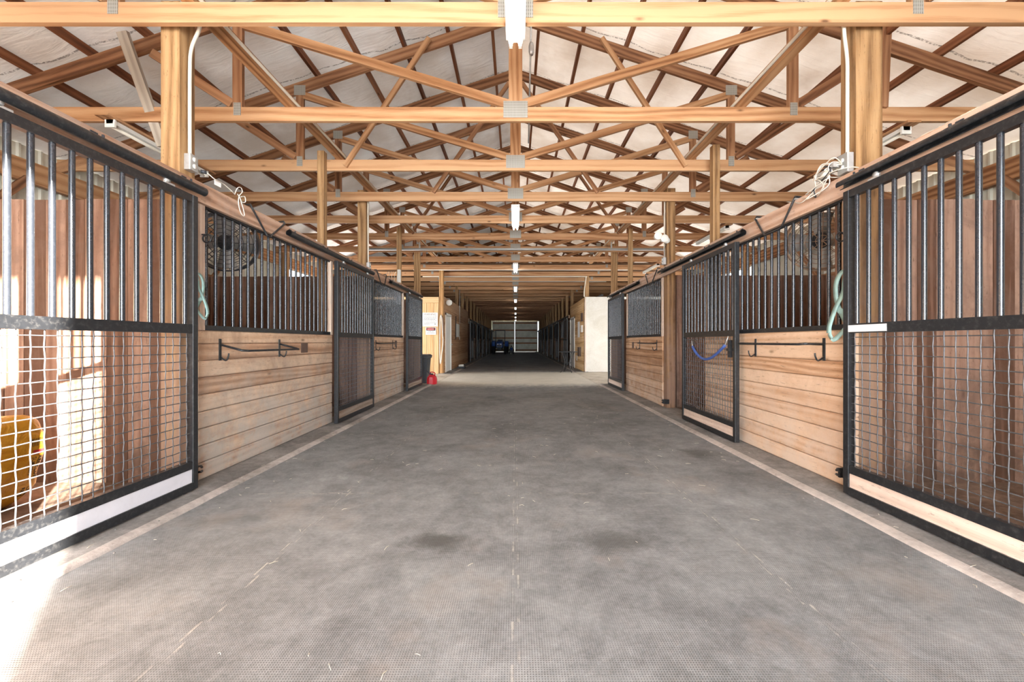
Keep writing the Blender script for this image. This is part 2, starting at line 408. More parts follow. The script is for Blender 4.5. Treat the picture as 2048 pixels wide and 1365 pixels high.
def mat_metal_wall():
    t = NT('ribbed_siding'); P = t.n('ShaderNodeNewGeometry').outputs['Position']
    c = t.ramp(t.noise(P, 2.2, 4, .6), [(.35, (.56, .53, .43)), (.65, (.7, .67, .56))])
    return t.fin(c, .45, .15, .4)
M['siding'] = mat_metal_wall()
def mat_bag():
    t = NT('bag_plastic'); co = t.n('ShaderNodeTexCoord').outputs['Object']
    n = t.noise(co, 7, 4, .6, 1.5); c = t.ramp(n, [(.3, (.62, .30, .02)), (.6, (.8, .45, .04)), (.8, (.85, .55, .12))])
    t.bump(n, .6, .03); return t.fin(c, .35, 0, .5)
M['bag'] = mat_bag()

# ------------------------------------------------------------------ the setting
HW = 6.1                       # half width of the barn
YF, YB = -3.4, 43.5            # front and back walls
def roofz(x): return 5.5-abs(x)/3
def quadbox(mb, x0, x1, y0, y1, z0, z1, **k): mb.box(x0, x1, y0, y1, z0, z1, **k)

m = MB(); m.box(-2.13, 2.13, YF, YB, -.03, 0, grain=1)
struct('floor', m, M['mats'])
for nm, sgn, ends in (('floor_apron_left', -1, ((YF, 10.3), (13.6, YB))), ('floor_apron_right', 1, ((YF, 10.3), (14.4, YB)))):
    m = MB(); lip = MB()
    for (a, b) in ends:
        # sloped lip then flat top
        N = 90; b0 = len(m.v); l0 = len(lip.v)
        for i in range(N+1):
            y = a+(b-a)*i/N; j = .012*noise.noise(Vector((sgn*3, y*2.1, 0)))+.006*noise.noise(Vector((sgn*5, y*9, 0)))
            for (x, z) in ((2.19+j*.5, -.02), (2.19+j*.5, .021), (2.3, .024), (2.62, .026), (2.62, -.02)): m.v.append((sgn*x, y, z))
            for (x, z) in ((2.12+j, -.02), (2.13+j, .004), (2.145+j, .014), (2.19+j*.5, .021)): lip.v.append((sgn*x, y, z))
        for i in range(N):
            for k in range(4): m.poly([b0+i*5+k, b0+i*5+k+1, b0+i*5+5+k+1, b0+i*5+5+k])
        for i in range(N):
            for k in range(3): lip.poly([l0+i*4+k, l0+i*4+k+1, l0+i*4+4+k+1, l0+i*4+4+k], smooth=True)
        m.poly([b0+k for k in range(5)]); m.poly([b0+N*5+k for k in range(5)])
    struct(nm, m, M['apron']); struct('trim_apron_lip_'+nm.split('_')[-1], lip, M['lip'])
m = MB(); m.box(-HW, -2.6, YF, 10.3, -.03, .012); m.box(2.6, HW, YF, 10.3, -.03, .012)
m.box(-HW, -2.6, 13.6, YB, -.03, .012); m.box(2.6, HW, 14.4, YB, -.03, .012)
struct('floor_stalls', m, M['dirt'])
m = MB(); m.box(-HW-.2, -2.13, 10.3, 13.6, -.03, .004); m.box(2.13, HW+.2, 10.3, 14.4, -.03, .004)
struct('floor_bay', m, M['bay_floor'])
m = MB(); m.box(-60, 60, -60, 90, -.2, -.031)
struct('ground', m, M['gravel'])

m = MB(); m.box(9.0, 9.2, 3, 14, -.03, 4.2); struct('wall_sun_blocker', m, M['siding'])  # unseen wall added outside to keep the sun off the right bay
# roof: two insulated slopes with a slight sag between the purlins
PUR = [.32+.58*k for k in range(11)]
m = MB()
for sgn in (-1, 1):
    xs = [0]; 
    for k in range(len(PUR)): xs += [(xs[-1]+PUR[k])/2 if k == 0 else (PUR[k-1]+PUR[k])/2, PUR[k]]
    xs.append(6.5); NY = 78; b0 = len(m.v)
    for j in range(NY+1):
        y = YF-.3+(YB-YF+.6)*j/NY
        for i, x in enumerate(xs):
            sag = .0 if (i % 2 == 0) else .022*(1+noise.noise(Vector((x*sgn*2, y*1.3, 1))))
            m.v.append((sgn*x, y, roofz(x)+.095-sag))
    W = len(xs)
    for j in range(NY):
        for i in range(W-1): m.poly([b0+j*W+i, b0+j*W+i+1, b0+(j+1)*W+i+1, b0+(j+1)*W+i], smooth=True)
    b0 = len(m.v)
    for (x, y) in ((0, YF-.3), (6.5, YF-.3), (6.5, YB+.3), (0, YB+.3)): m.v.append((sgn*x, y, roofz(x)+.13))
    m.poly([b0, b0+1, b0+2, b0+3])
struct('ceiling', m, M['roof'])

# ribbed metal outer walls
def ribbed(mb, p0, p1, z0, z1, nrm, pitch=.23):
    """vertical ribbed sheet between two plan points, ribs towards nrm"""
    p0 = Vector(p0); p1 = Vector(p1); d = (p1-p0); L = d.length; d.normalize(); n = Vector(nrm); s = 0; pts = []
    while s < L:
        for (a, h) in ((0, 0), (.015, .02), (.04, .02), (.055, 0), (.11, 0), (.118, .006), (.128, .006), (.136, 0)):
            if s+a < L: pts.append((s+a, h))
        s += pitch
    pts.append((L, 0)); b = len(mb.v)
    for z in (z0, z1):
        for (a, h) in pts: q = p0+d*a+n*h; mb.v.append((q.x, q.y, z))
    for z in (z0, z1):
        for (a, h) in pts: q = p0+d*a+n*(h-.028); mb.v.append((q.x, q.y, z))
    k = len(pts)
    for i in range(k-1):
        mb.poly([b+i, b+i+1, b+k+i+1, b+k+i]); mb.poly([b+2*k+i, b+2*k+i+1, b+3*k+i+1, b+3*k+i])
    mb.poly([b, b+k, b+3*k, b+2*k]); mb.poly([b+k-1, b+2*k-1, b+4*k-1, b+3*k-1])
def outer_wall(nm, sgn, op):
    m = MB(); x = sgn*HW
    ribbed(m, (x, YF, 0), (x, op[0], 0), 0, 3.54, (-sgn, 0, 0)); ribbed(m, (x, op[1], 0), (x, YB, 0), 0, 3.54, (-sgn, 0, 0))
    ribbed(m, (x, op[0], 0), (x, op[1], 0), 3.05, 3.54, (-sgn, 0, 0))
    struct(nm, m, M['siding'])
outer_wall('wall_left', -1, (10.35, 13.5)); outer_wall('wall_right', 1, (10.35, 14.0))
# front wall with the big door opening behind the camera
m = MB()
ribbed(m, (-HW, YF, 0), (-2.43, YF, 0), 0, 3.4, (0, 1, 0)); ribbed(m, (2.43, YF, 0), (HW, YF, 0), 0, 3.4, (0, 1, 0))
b0 = len(m.v)
for yy in (YF, YF+.03):
    for (x, z) in ((-HW, 3.4), (HW, 3.4), (HW, 3.45), (0, 5.6), (-HW, 3.45)): m.v.append((x, yy, z))
m.poly([b0, b0+1, b0+2, b0+3, b0+4]); m.poly([b0+9, b0+8, b0+7, b0+6, b0+5])
for k in range(5): m.poly([b0+k, b0+(k+1) % 5, b0+5+(k+1) % 5, b0+5+k])
struct('wall_front', m, M['siding'])
# back wall
m = MB()
ribbed(m, (-HW, YB, 0), (-2.5, YB, 0), 0, 3.4, (0, -1, 0)); ribbed(m, (2.5, YB, 0), (HW, YB, 0), 0, 3.4, (0, -1, 0))
ribbed(m, (-2.5, YB, 0), (2.5, YB, 0), 3.3, 3.5, (0, -1, 0))
b0 = len(m.v)
for yy in (YB, YB-.03):
    for (x, z) in ((-HW, 3.4), (HW, 3.4), (HW, 3.45), (0, 5.6), (-HW, 3.45)): m.v.append((x, yy, z))
m.poly([b0, b0+1, b0+2, b0+3, b0+4]); m.poly([b0+9, b0+8, b0+7, b0+6, b0+5])
for k in range(5): m.poly([b0+k, b0+(k+1) % 5, b0+5+(k+1) % 5, b0+5+k])
struct('wall_back', m, M['siding'])
# loft deck over the far half
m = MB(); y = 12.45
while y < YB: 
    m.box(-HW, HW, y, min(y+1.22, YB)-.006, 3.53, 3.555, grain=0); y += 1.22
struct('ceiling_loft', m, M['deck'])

# far sliding doors
def far_door(nm, x0, x1, y, side):
    t = bpy.data.objects.new(nm, None); COL.objects.link(t); t.location = (0, 0, 0); t['kind'] = 'structure'
    m = MB(); ribbed(m, (x0, y, 0), (x1, y, 0), .06, 3.27, (0, -1, 0)); o = m.build('siding_sheet', M['siding'], t)
    for z in (.2, .95, 1.5, 2.35, 3.12):
        g = MB().box(x0+.02, x1-.02, y-.075, y-.035, z-.075, z+.075); g.build('girt', M['rafter'], t)
    f = MB(); f.box(x0, x1, y-.09, y-.03, 0.02, .09); f.box(x0, x0+.07, y-.09, y-.03, .09, 3.28); f.box(x1-.07, x1, y-.09, y-.03, .09, 3.28)
    f.box(x0, x1, y-.09, y-.03, 3.24, 3.3); f.build('door_frame', M['white_paint'], t)
    return t
far_door('door_1', -2.5, -.09, YB-.14, -1); far_door('door_2', -.07, 2.40, YB-.14, 1)

# ------------------------------------------------------------------ roof trusses
CZ0, CZ1 = 3.37, 3.515
def truss(y, label, full=True):
    t = thing('roof_truss', label, 'roof truss', (0, y, 0), 0, 'roof trusses over the front half')
    th = .038
    def bar(nm, mt, p, q, h, dy=0):
        MB().beam((p[0], dy, p[1]), (q[0], dy, q[1]), th, h).build(nm, mt, t)
    bar('bottom_chord', M['truss'], (-HW+.02, (CZ0+CZ1)/2), (HW-.02, (CZ0+CZ1)/2), CZ1-CZ0)
    for s in (-1, 1):
        bar('top_chord', M['rafter'], (s*.02, roofz(0)-.075), (s*(HW+.15), roofz(HW+.15)-.075), .14)
        bar('web', M['truss'], (s*.06, CZ1+.03), (s*2.84, roofz(2.84)-.17), .089, 0)
        bar('web', M['rafter'], (s*2.86, CZ1), (s*2.86, roofz(2.86)-.14), .10, 0)
        bar('web', M['rafter'], (s*2.92, CZ1+.04), (s*3.75, roofz(3.75)-.17), .089, 0)
        for (px, pz, pw, ph) in ((s*2.86, roofz(2.86)-.11, .15, .13), (s*2.86, CZ1-.02, .075, .13)):
            MB().box(px-pw/2, px+pw/2, -th/2-.003, -th/2, pz-ph/2, pz+ph/2, grain=0).build('nail_plate', M['plate'], t)
    bar('king_post', M['truss'], (0, CZ1), (0, roofz(0)-.1), .14)
    MB().box(-.125, .125, -th/2-.004, -th/2, CZ0+.035, CZ1+.06, grain=0).build('nail_plate', M['plate'], t)
    MB().box(-.1, .1, -th/2-.004, -th/2, roofz(0)-.2, roofz(0)-.04, grain=0).build('nail_plate', M['plate'], t)
    return t
def ord_(n): return ['first', 'second', 'third', 'fourth', 'fifth', 'sixth', 'seventh', 'eighth', 'ninth', 'tenth', 'eleventh', 'twelfth', 'thirteenth', 'fourteenth', 'fifteenth', 'sixteenth', 'seventeenth', 'eighteenth', 'nineteenth', 'twentieth', 'twenty-first', 'twenty-second', 'twenty-third', 'twenty-fourth', 'twenty-fifth', 'twenty-sixth', 'twenty-seventh'][n-1]
TY = [2.86, 4.13, 5.32, 6.46, 7.66]+[8.9+1.22*k for k in range(12)]
T0 = None
for k, y in enumerate(TY):
    lab = 'bare pine roof truss with galvanised nail plates, %s back from the camera' % ord_(k+1)
    if k == 0: lab = 'nearest bare pine roof truss, its bottom chord along the top edge of the photo'
    if T0 is None: T0 = truss(y, lab)
    else: dup(T0, (0, y, 0), 0, lab)
# the ones over the camera, out of the frame but part of the roof
for y in (1.64, .42, -.8, -2.02): dup(T0, (0, y, 0), 0, 'bare pine roof truss overhead, before the nearest one in view')
yj = TY[-1]+1.22; J0 = None; kk = 0
while yj < YB-.3:
    if J0 is None:
        J0 = MB().box(-HW+.02, HW-.02, -.019, .019, CZ0, CZ1).build('ceiling_joist', M['rafter'])
    o = J0 if kk == 0 else J0.copy()
    if kk: COL.objects.link(o)
    o.location = (0, yj, 0); tag(o, 'dim ceiling joist under the dark loft floor, %s past the last lit truss' % ord_(kk+1), 'joist', 'ceiling joists under the loft')
    yj += 1.22; kk += 1

# brace boards nailed across trusses
def brace(p, q, h, mt, label, wd=.038):
    o = MB().beam(p, q, wd, h).build('brace_board', mt); tag(o, label, 'brace board', 'loose brace boards in the roof')
for s, nm in ((-1, 'left'), (1, 'right')):
    brace((s*1.12, 5.20, 5.05), (s*2.25, 5.28, 3.42), .06, M['truss'], 'thin steep brace board %s of the ridge, crossing the second and third trusses' % nm)
    brace((s*.1, 6.40, 5.25), (s*1.32, 6.42, 3.5), .06, M['rafter'], 'slanting brace board leaning away from the ridge on the %s at the fourth truss' % nm)
    brace((s*1.3, 8.84, 4.95), (s*2.3, 8.86, 3.5), .06, M['rafter'], 'slanting brace board on the %s at the sixth truss' % nm)
brace((-3.88, 3.95, 4.16), (-3.71, 4.21, 3.16), .10, M['grey_board'], 'weathered grey board slanting down behind the near left post')
brace((3.80, 4.10, 4.35), (3.76, 4.10, 3.5), .09, M['rafter'], 'dark upright brace behind the near right post')

# purlins
for s, nm in ((-1, 'left'), (1, 'right')):
    for k, x in enumerate(PUR[:10]):
        z = roofz(x)+.002
        m = MB().box(s*x-.019, s*x+.019, YF, YB, z-.0, z+.088)
        tag(m.build('roof_purlin', M['purlin']), 'dark lengthwise roof purlin on the %s slope, %s from the ridge' % (nm, ord_(k+1)), 'purlin', 'purlins under the roof')
# lengthwise girders and conduits over the post lines
for s, nm in ((-1, 'left'), (1, 'right')):
    m = MB().box(min(s*2.28, s*2.37), max(s*2.28, s*2.37), YF+.05, 12.4, CZ1+.001, CZ1+.09)
    tag(m.build('lengthwise_beam', M['truss']), 'long pine beam lying on the trusses above the %s post line' % nm, 'beam')
    m = MB().tube([(s*2.25, YF+.3, CZ1+.03), (s*2.25, 12.3, CZ1+.03)], .014, 8)
    tag(m.build('conduit', M['conduit']), 'long white conduit running along the %s lengthwise beam' % nm, 'conduit')
    m = MB().box(min(s*5.98, s*6.06), max(s*5.98, s*6.06), YF+.05, YB-.1, 3.06, 3.33)
    tag(m.build('eave_beam', M['truss']), 'wide reddish beam carrying the roof along the %s outer wall' % nm, 'beam')
    for j, z in enumerate((1.0, 2.35)):
        m = MB()
        segs = ((YF+.05, 10.2), (13.8 if s < 0 else 14.6, YB-.1))
        for (a, b) in segs: m.box(min(s*6.0, s*6.05), max(s*6.0, s*6.05), a, b, z-.07, z+.07)
        tag(m.build('wall_girt', M['rafter']), '%s wall girt on the %s outer wall' % ('lower' if j == 0 else 'upper', nm), 'girt')
    # outer wall posts and knee braces
    for k in range(4):
        y = 3.05+3.65*k - (.0 if k < 3 else .2)
        if k == 2: y = 10.2
        if k == 3: continue
        m = MB().box(min(s*5.85, s*5.98), max(s*5.85, s*5.98), y, y+.14, 0.012, 3.4)
        tag(m.build('wall_post', M['post']), 'post on the %s outer wall at the back of the %s stall' % (nm, ord_(k+1)), 'post', 'posts along the outer walls')
    for k, y in enumerate((4.9, 8.5)):
        m = MB().beam((s*5.97, y, 3.1), (s*5.97, y-.75, 2.2), .03, .09, side=(1, 0, 0))
        tag(m.build('knee_brace', M['rafter']), 'diagonal brace on the %s outer wall above the %s partition' % (nm, ord_(k+1)), 'brace', 'wall braces')

# ------------------------------------------------------------------ posts
def post(x0, x1, y0, y1, label, z1=3.6, nm='post', mt='post', z0=.0):
    o = MB().box(min(x0, x1), max(x0, x1), y0, y1, z0, z1).build(nm, M[mt], bevel=.004)
    return tag(o, label, 'post', 'posts carrying the trusses')
LP = [(2.93, 3.07), (6.58, 6.72), (10.23, 10.37), (13.62, 13.76)]
post(-2.46, -2.60, *LP[0], 'thick honey-coloured post at the near left with a white conduit on its side')
post(-2.46, -2.60, *LP[1], 'second thick post on the left, with outlet box, between two stalls')
post(-2.46, -2.60, *LP[2], 'third thick post on the left at the end of the stall row')
post(-2.46, -2.60, *LP[3], 'bright post at the tack room corner on the left, rope hanging on it', mt='room')
post(2.495, 2.69, 2.93, 3.07, 'thickest yellowish post at the near right, conduit and junction box on it')
post(2.46, 2.60, 6.50, 6.64, 'second thick post on the right, bare down to the floor beside the open stall')
post(2.46, 2.60, 10.18, 10.32, 'third thick post on the right, beside the wash bay')
post(2.53, 2.67, 14.52, 14.66, 'post on the right at the corner of the white wall')
for s, nm, ys in ((-1, 'left', (1.58, 5.22, 8.70)), (1, 'right', (1.40, 5.06, 8.82))):
    for k, y in enumerate(ys):
        if s < 0 and k == 0: post(-2.46, -2.60, 1.72, 1.86, 'unseen thick post added behind the nearest left sliding door to cast a stripe of shade', z0=.02); continue  # added out of sight so its shadow falls on the bag and partition
        post(s*2.50, s*2.59, y, y+.09, '%s slim square post on the %s standing over a stall door' % (['nearest', 'middle', 'far'][k], nm), z0=.02)
for s, nm, y0 in ((-1, 'left', 17.4), (1, 'right', 18.05)):
    k = 0; y = y0
    while y < YB-1:
        post(s*2.5, s*2.62, y, y+.12, 'dim far %s post, %s beyond the tack room corner' % (nm, ord_(k+1)), mt='post'); y += 3.65/2; k += 1

# ------------------------------------------------------------------ stall doors
DW = 1.35
def make_door(kick):
    t = thing('sliding_stall_door', 'x', 'stall door', (0, 0, 0), 0, 'sliding stall doors with bars over wire mesh')
    ht = .02
    for y in (0, DW-.045): MB().box(-.024, .024, y, y+.045, .035, 2.157).build('stile', M['black'], t, bevel=.003)
    MB().box(-ht, ht, .045, DW-.045, 2.105, 2.157).build('top_rail', M['black'], t)
    MB().box(-ht, ht, .045, DW-.045, 1.16, 1.225).build('middle_rail', M['black'], t)
    MB().box(-ht, ht, .045, DW-.045, .185, .24).build('lower_rail', M['black'], t)
    MB().box(-ht-.004, ht+.004, .045, DW-.045, .035, .088).build('bottom_rail', M['black'], t)
    MB().box(-.014, .014, .045, DW-.045, .088, .185).build('kick_board', M[kick], t)
    n = 14
    for i in range(n):
        y = .045+(DW-.09)*(i+.5)/n
        MB().tube([(0, y, 1.225), (0, y, 2.105)], .0135, 12, cap=False).build('bar', M['bar'], t)
    m = MB(); ny, nz = 22, 16; r = .0033
    ys = [.045+(DW-.09)*(i+.5)/ny for i in range(ny)]; zs = [.24+(1.16-.24)*(i+.5)/nz for i in range(nz)]
    for i, y in enumerate(ys):
        pts = [(0, y, .24)]
        for j, z in enumerate(zs): pts.append((.002*(1 if (i+j) % 2 else -1), y+random.uniform(-.0012, .0012), z))
        pts.append((0, y, 1.16)); m.tube(pts, r, 6, cap=False)
    for j, z in enumerate(zs):
        pts = [(0, .045, z)]
        for i, y in enumerate(ys): pts.append((-.002*(1 if (i+j) % 2 else -1), y, z+random.uniform(-.001, .001)))
        pts.append((0, DW-.045, z)); m.tube(pts, r, 6, cap=False)
    m.build('wire_mesh', M['wire'], t)
    for y in (.25, DW-.22):
        h = MB(); h.box(-.012, .012, y-.035, y+.035, 2.157, 2.172); h.tube([(0, y, 2.165), (0, y, 2.20)], .006, 8)
        hh = h.build('hanger', M['galv'], t)
        MB().lathe([(0, -.012), (.018, -.012), (.022, 0), (.018, .012), (0, .012)], (0, y-.015, 2.185), 12, 'X').build('wheel', M['galv'], hh)
    return t
DX = 2.34
dL = make_door('kick_grey'); dR = make_door('kick_tan'); dB = make_door('kick_brown')
L_DOORS = [1.57, 5.21, 8.61]; R_DOORS = [1.48, 4.22, 8.69]
labs = ['nearest sliding stall door on the left, sunlit mesh and grey kick board', 'middle sliding stall door on the left, closed beside the post with the outlet box', 'far sliding stall door on the left, beside the grey bin']
for i, y in enumerate(L_DOORS):
    d = dL if i == 0 else (dB if i == 1 else dup(dB)); d.location = (-DX, y, 0); d['label'] = labs[i]
labs = ['nearest sliding stall door on the right, white tape on its middle rail', 'middle sliding stall door on the right, slid half open, blue rope hung on its mesh', 'far sliding stall door on the right, beside the white wall']
for i, y in enumerate(R_DOORS):
    d = dR if i == 0 else dup(dR); d.location = (DX, y, 0); d['label'] = labs[i]
    if i == 0: dR0 = d
DR = []

# tracks with brackets and header boards
def track(x, y0, y1, label):
    s = 1 if x > 0 else -1
    t = thing('door_track', label, 'door track', (x, y0, 2.222), 0, 'tubular tracks over the stall doors'); L = y1-y0
    m = MB(); r = .032; N = 16
    outer = [(r*math.cos(a), r*math.sin(a)) for a in [math.radians(-60+300*i/N) for i in range(N+1)]]
    prof = outer+[(p[0]*.86, p[1]*.86) for p in reversed(outer)]
    # slot faces down
    prof = [(p[1], -p[0]) if False else (p[0]*math.cos(math.radians(-30))-p[1]*math.sin(math.radians(-30)), p[0]*math.sin(math.radians(-30))+p[1]*math.cos(math.radians(-30))) for p in prof]
    b = 0
    for y in (0, L):
        for (px, pz) in prof: m.v.append((px, y, pz))
    K = len(prof)
    for k in range(K): m.poly([k, (k+1) % K, K+(k+1) % K, K+k], None, .5, True)
    m.build('track_tube', M['black'], t)
    n = max(3, int(L/.62)+1)
    for i in range(n):
        y = .12+(L-.24)*i/(n-1)
        b = MB(); b.box(min(0, s*.058), max(0, s*.058), y-.03, y+.03, .031, .037); b.tube([(0, y, .02), (0, y, .05)], .007, 8)
        b.box(s*.052-.003, s*.052+.003, y-.02, y+.02, .0, .07); b.build('bracket', M['dark'], t)
    return t
for (x, a, b, lab) in ((-2.335, .3, 3.0, 'nearest black door track on the left header, ending by the thick post'), (-2.335, 4.12, 6.56, 'middle black door track on the left header'), (-2.335, 7.5, 9.98, 'far black door track on the left header'),
                       (2.335, .2, 2.88, 'nearest black door track on the right header'), (2.335, 4.1, 6.5, 'middle black door track on the right header'), (2.335, 7.62, 10.06, 'far black door track on the right header')):
    track(x, a, b, lab)
for s, nm in ((-1, 'left'), (1, 'right')):
    m = MB(); m.box(min(s*2.40, s*2.44), max(s*2.40, s*2.44), -1.2, 10.2, 2.165, 2.318)
    tag(m.build('header_board', M['header'], bevel=.004), 'long weathered pinkish header board over the %s stall fronts' % nm, 'header board')

# ------------------------------------------------------------------ stall fronts (boards below, bars above)
def stall_front(s, y0, y1, label, j0=.05, bar0=.1, mt='panel', pitch=.1, jambs=True, rail=True):
    t = thing('stall_front', label, 'stall front', (s*2.46, y0, 0), 0, 'fixed stall fronts, boards below bars'); L = y1-y0
    m = MB(); z = .026; bh = .129
    while z < 1.18:
        z2 = min(z+bh, 1.19)
        # each tongue and groove board: flat face with small chamfers
        b = len(m.v); c = .009; X0, X1 = -.02, .02; ou, ov = random.uniform(0, 40), random.uniform(0, 40); tn = random.random()
        prof = [(X0, z+c), (X0, z2-c), (X0+c, z2), (X1-c, z2), (X1, z2-c), (X1, z+c), (X1-c, z), (X0+c, z)]
        for yy in (0, L):
            for (px, pz) in prof: m.v.append((px, yy, pz))
        for k in range(8):
            k2 = (k+1) % 8; v0 = prof[k][1]+prof[k][0]*2; v1 = prof[k2][1]+prof[k2][0]*2
            m.poly([b+k, b+k2, b+8+k2, b+8+k], [(ou, ov+v0), (ou, ov+v1), (ou+L, ov+v1), (ou+L, ov+v0)], tn)
        m.poly([b+k for k in range(8)], None, tn); m.poly([b+8+k for k in range(8)], None, tn)
        z = z2+.0035
    m.build('board_panel', M[mt], t)
    MB().box(-.024, .024, .05, L-.05, 1.192, 1.23).build('bottom_rail', M['black'], t)
    MB().box(-.018, .018, .05, L-.05, 2.15, 2.168).build('top_rail', M['black'], t)
    if jambs:
        for y, jw in ((0, j0), (L-.05, .05)): MB().box(-.018, .03, y, y+jw, 1.19, 2.17).build('jamb_board', M['jamb'], t)
    y = bar0
    while y < L-.07:
        MB().tube([(0, y, 1.23), (0, y, 2.15)], .0125, 12, cap=False).build('bar', M['bar'], t); y += pitch
    return t
stall_front(-1, 3.08, 5.32, 'nearest fixed stall front on the left, saddle rack bar on its boards')
stall_front(-1, 6.73, 8.72, 'second fixed stall front on the left, small dark plaque beside a folded rack', pitch=.088)
stall_front(-1, -1.1, 1.56, 'stall front on the left before the nearest sliding door')
stall_front(1, 2.89, 5.15, 'nearest fixed stall front on the right, pale bite-marked boards and black rack bar', mt='panel_right', j0=.1, bar0=.15)
stall_front(1, 6.66, 8.82, 'second fixed stall front on the right beyond the bare post', mt='panel_right', pitch=.088)
stall_front(1, -1.2, 1.39, 'stall front on the right before the nearest sliding door', mt='panel_right')

# partitions of upright planks
def partition(s, y, label, h=2.2, mt='partition', x0=2.50, x1=6.0, wd=.155):
    m = MB(); x = x0; i = 0
    while x < x1-.02:
        x2 = min(x+wd+random.uniform(-.012, .012), x1)
        m.box(min(s*x, s*x2), max(s*x, s*x2)-.004, y-.02+random.uniform(-.004, .003), y+.02, .012, h+random.uniform(-.006, .004), grain=2); x = x2; i += 1
    return tag(m.build('stall_partition', M[mt]), label, 'stall partition', 'plank partitions between stalls')
for s, nm in ((-1, 'left'), (1, 'right')):
    off = 0 if s < 0 else -.1
    partition(s, 3.08+.03, 'nearest %s stall partition of upright brown planks' % nm)
    partition(s, 6.70+(-.06 if s > 0 else .05), 'middle %s stall partition of upright brown planks' % nm)
    partition(s, 10.28+(.12 if s < 0 else .06), 'far %s stall partition of upright brown planks' % nm)
# kick lining along the outer walls of the stalls
for s, nm in ((-1, 'left'), (1, 'right')):
    m = MB(); z = .02
    while z < 1.3: m.box(min(s*5.80, s*5.84), max(s*5.80, s*5.84), YF+.1, 10.2, z, z+.185); z += .19
    tag(m.build('wall_lining', M['partition']), 'plank lining along the foot of the %s outer wall' % nm, 'wall lining')

exec_more = True
# ------------------------------------------------------------------ fluorescent lights down the ridge line
def make_fixture():
    t = thing('fluorescent_light', 'x', 'ceiling light', (0, 0, 0), 0, 'fluorescent lights along the middle of the aisle')
    m = MB(); m.box(-.08, .08, 0, 1.24, -.035, 0); m.beam((-.04, 0, -.05), (-.04, 1.24, -.05), .001, .001)
    m = MB(); pr = [(-.07, 0), (-.07, -.02), (-.02, -.04), (.02, -.04), (.07, -.02), (.07, 0)]
    for y in (0, 1.24):
        for (x, z) in pr: m.v.append((x, y, z))
    for k in range(6): m.poly([k, (k+1) % 6, 6+(k+1) % 6, 6+k])
    m.poly([0, 1, 2, 3, 4, 5]); m.poly([6, 7, 8, 9, 10, 11]); m.build('housing', M['white_paint'], t)
    for x in (-.034, .034):
        MB().tube([(x, 0.03, -.062), (x, 1.21, -.062)], .0165, 10).build('tube', M['tube'], t)
    m = MB()
    for x in (-.034, .034):
        for y in (.005, 1.21): m.box(x-.012, x+.012, y, y+.025, -.088, -.03)
    m.build('lamp_holder', M['white_plastic'], t)
    return t
F0 = make_fixture()
for k in range(9):
    y = 1.74+4.86*k; f = F0 if k == 0 else dup(F0)
    f.location = (0, y, CZ0-.001)
    f['label'] = 'lit twin-tube light hanging over the aisle, %s from the camera' % ord_(k+1) if k else 'nearest lit twin-tube light, cut by the top edge of the photo'

# unlit strip lights over the stalls, on little boards
def strip(x, y, label):
    t = thing('strip_light', label, 'strip light', (x, y, CZ0), 0, 'unlit strip lights over the stalls')
    MB().box(-.07, .07, -.08, 1.34, -.022, -.001).build('mounting_board', M['truss'], t)
    m = MB(); pr = [(-.035, -.022), (-.035, -.05), (.035, -.05), (.035, -.022)]; m.box(-.035, .035, 0, 1.24, -.062, -.022)
    for yy in (0, 1.22): m.box(-.05, .05, yy, yy+.02, -.1, -.022)
    m.build('housing', M['white_paint'], t)
    MB().tube([(0, .02, -.083), (0, 1.22, -.083)], .016, 10).build('tube', M['tube_off'], t)
strip(4.08, 4.17, 'unlit strip light on the right, nearest, seen either side of the thick post')
strip(4.10, 7.75, 'unlit strip light on the right behind the slim middle post')
strip(4.10, 11.5, 'unlit strip light on the right, above the wash bay side')
strip(4.10, 18.9, 'farthest unlit strip light on the right, above the white wall')
strip(-4.1, 4.04, 'unlit strip light on the left over the nearest stall, behind the thick post')

# ------------------------------------------------------------------ electrical bits
def conduit(pts, label, r=.0125, mt='conduit'):
    m = MB().tube(smooth_path(pts, 6), r, 8); return tag(m.build('conduit', M[mt]), label, 'conduit')
conduit([(-2.30, 2.90, 3.53), (-2.33, 2.95, 3.42), (-2.43, 3.0, 3.30), (-2.442, 3.0, 3.1), (-2.442, 3.0, 2.5)], 'white conduit bent down the side of the near left post')
conduit([(2.36, 2.88, 3.5), (2.40, 2.92, 3.35), (2.462, 2.97, 3.2), (2.464, 2.97, 3.0), (2.464, 2.97, 2.48)], 'white conduit bent down the near right post')
conduit([(-2.442, 6.62, 3.5), (-2.442, 6.63, 2.5), (-2.442, 6.63, 2.41)], 'white conduit on the second left post')
conduit([(2.442, 6.55, 3.5), (2.442, 6.56, 2.6), (2.442, 6.56, 2.48)], 'white conduit on the second right post')
conduit([(-2.442, 13.68, 3.36), (-2.442, 13.7, 3.0), (-2.442, 13.72, 2.66)], 'thin conduit on the tack room corner post') if False else None
def obox(x, y, z, label, s, big=1.0):
    t = thing('outlet_box', label, 'outlet box', (x, y, z), 0, 'metal outlet boxes on the posts')
    MB().box(-.022, .022, -.036*big, .036*big, -.06*big, .06*big).build('box_body', M['galv'], t, bevel=.004)
    m = MB(); m.box(-s*.026-.003, -s*.026+.003, -.036*big, .036*big, -.06*big, .06*big); m.build('cover', M['galv_dull'], t, bevel=.002)
    m = MB()
    for dz in (-.025, .025): m.lathe([(0, -.004), (.016, -.004), (.016, .004), (0, .004)], (-s*.031, 0, dz), 14, 'X')
    m.build('socket', M['white_plastic'], t)
obox(-2.437, 3.0, 2.44, 'metal outlet box at the foot of the conduit on the near left post', -1)
obox(2.455, 2.97, 2.42, 'metal outlet box on the near right post with plugs and wires', 1, 1.2)
obox(-2.437, 6.63, 2.35, 'small outlet box on the second left post', -1)
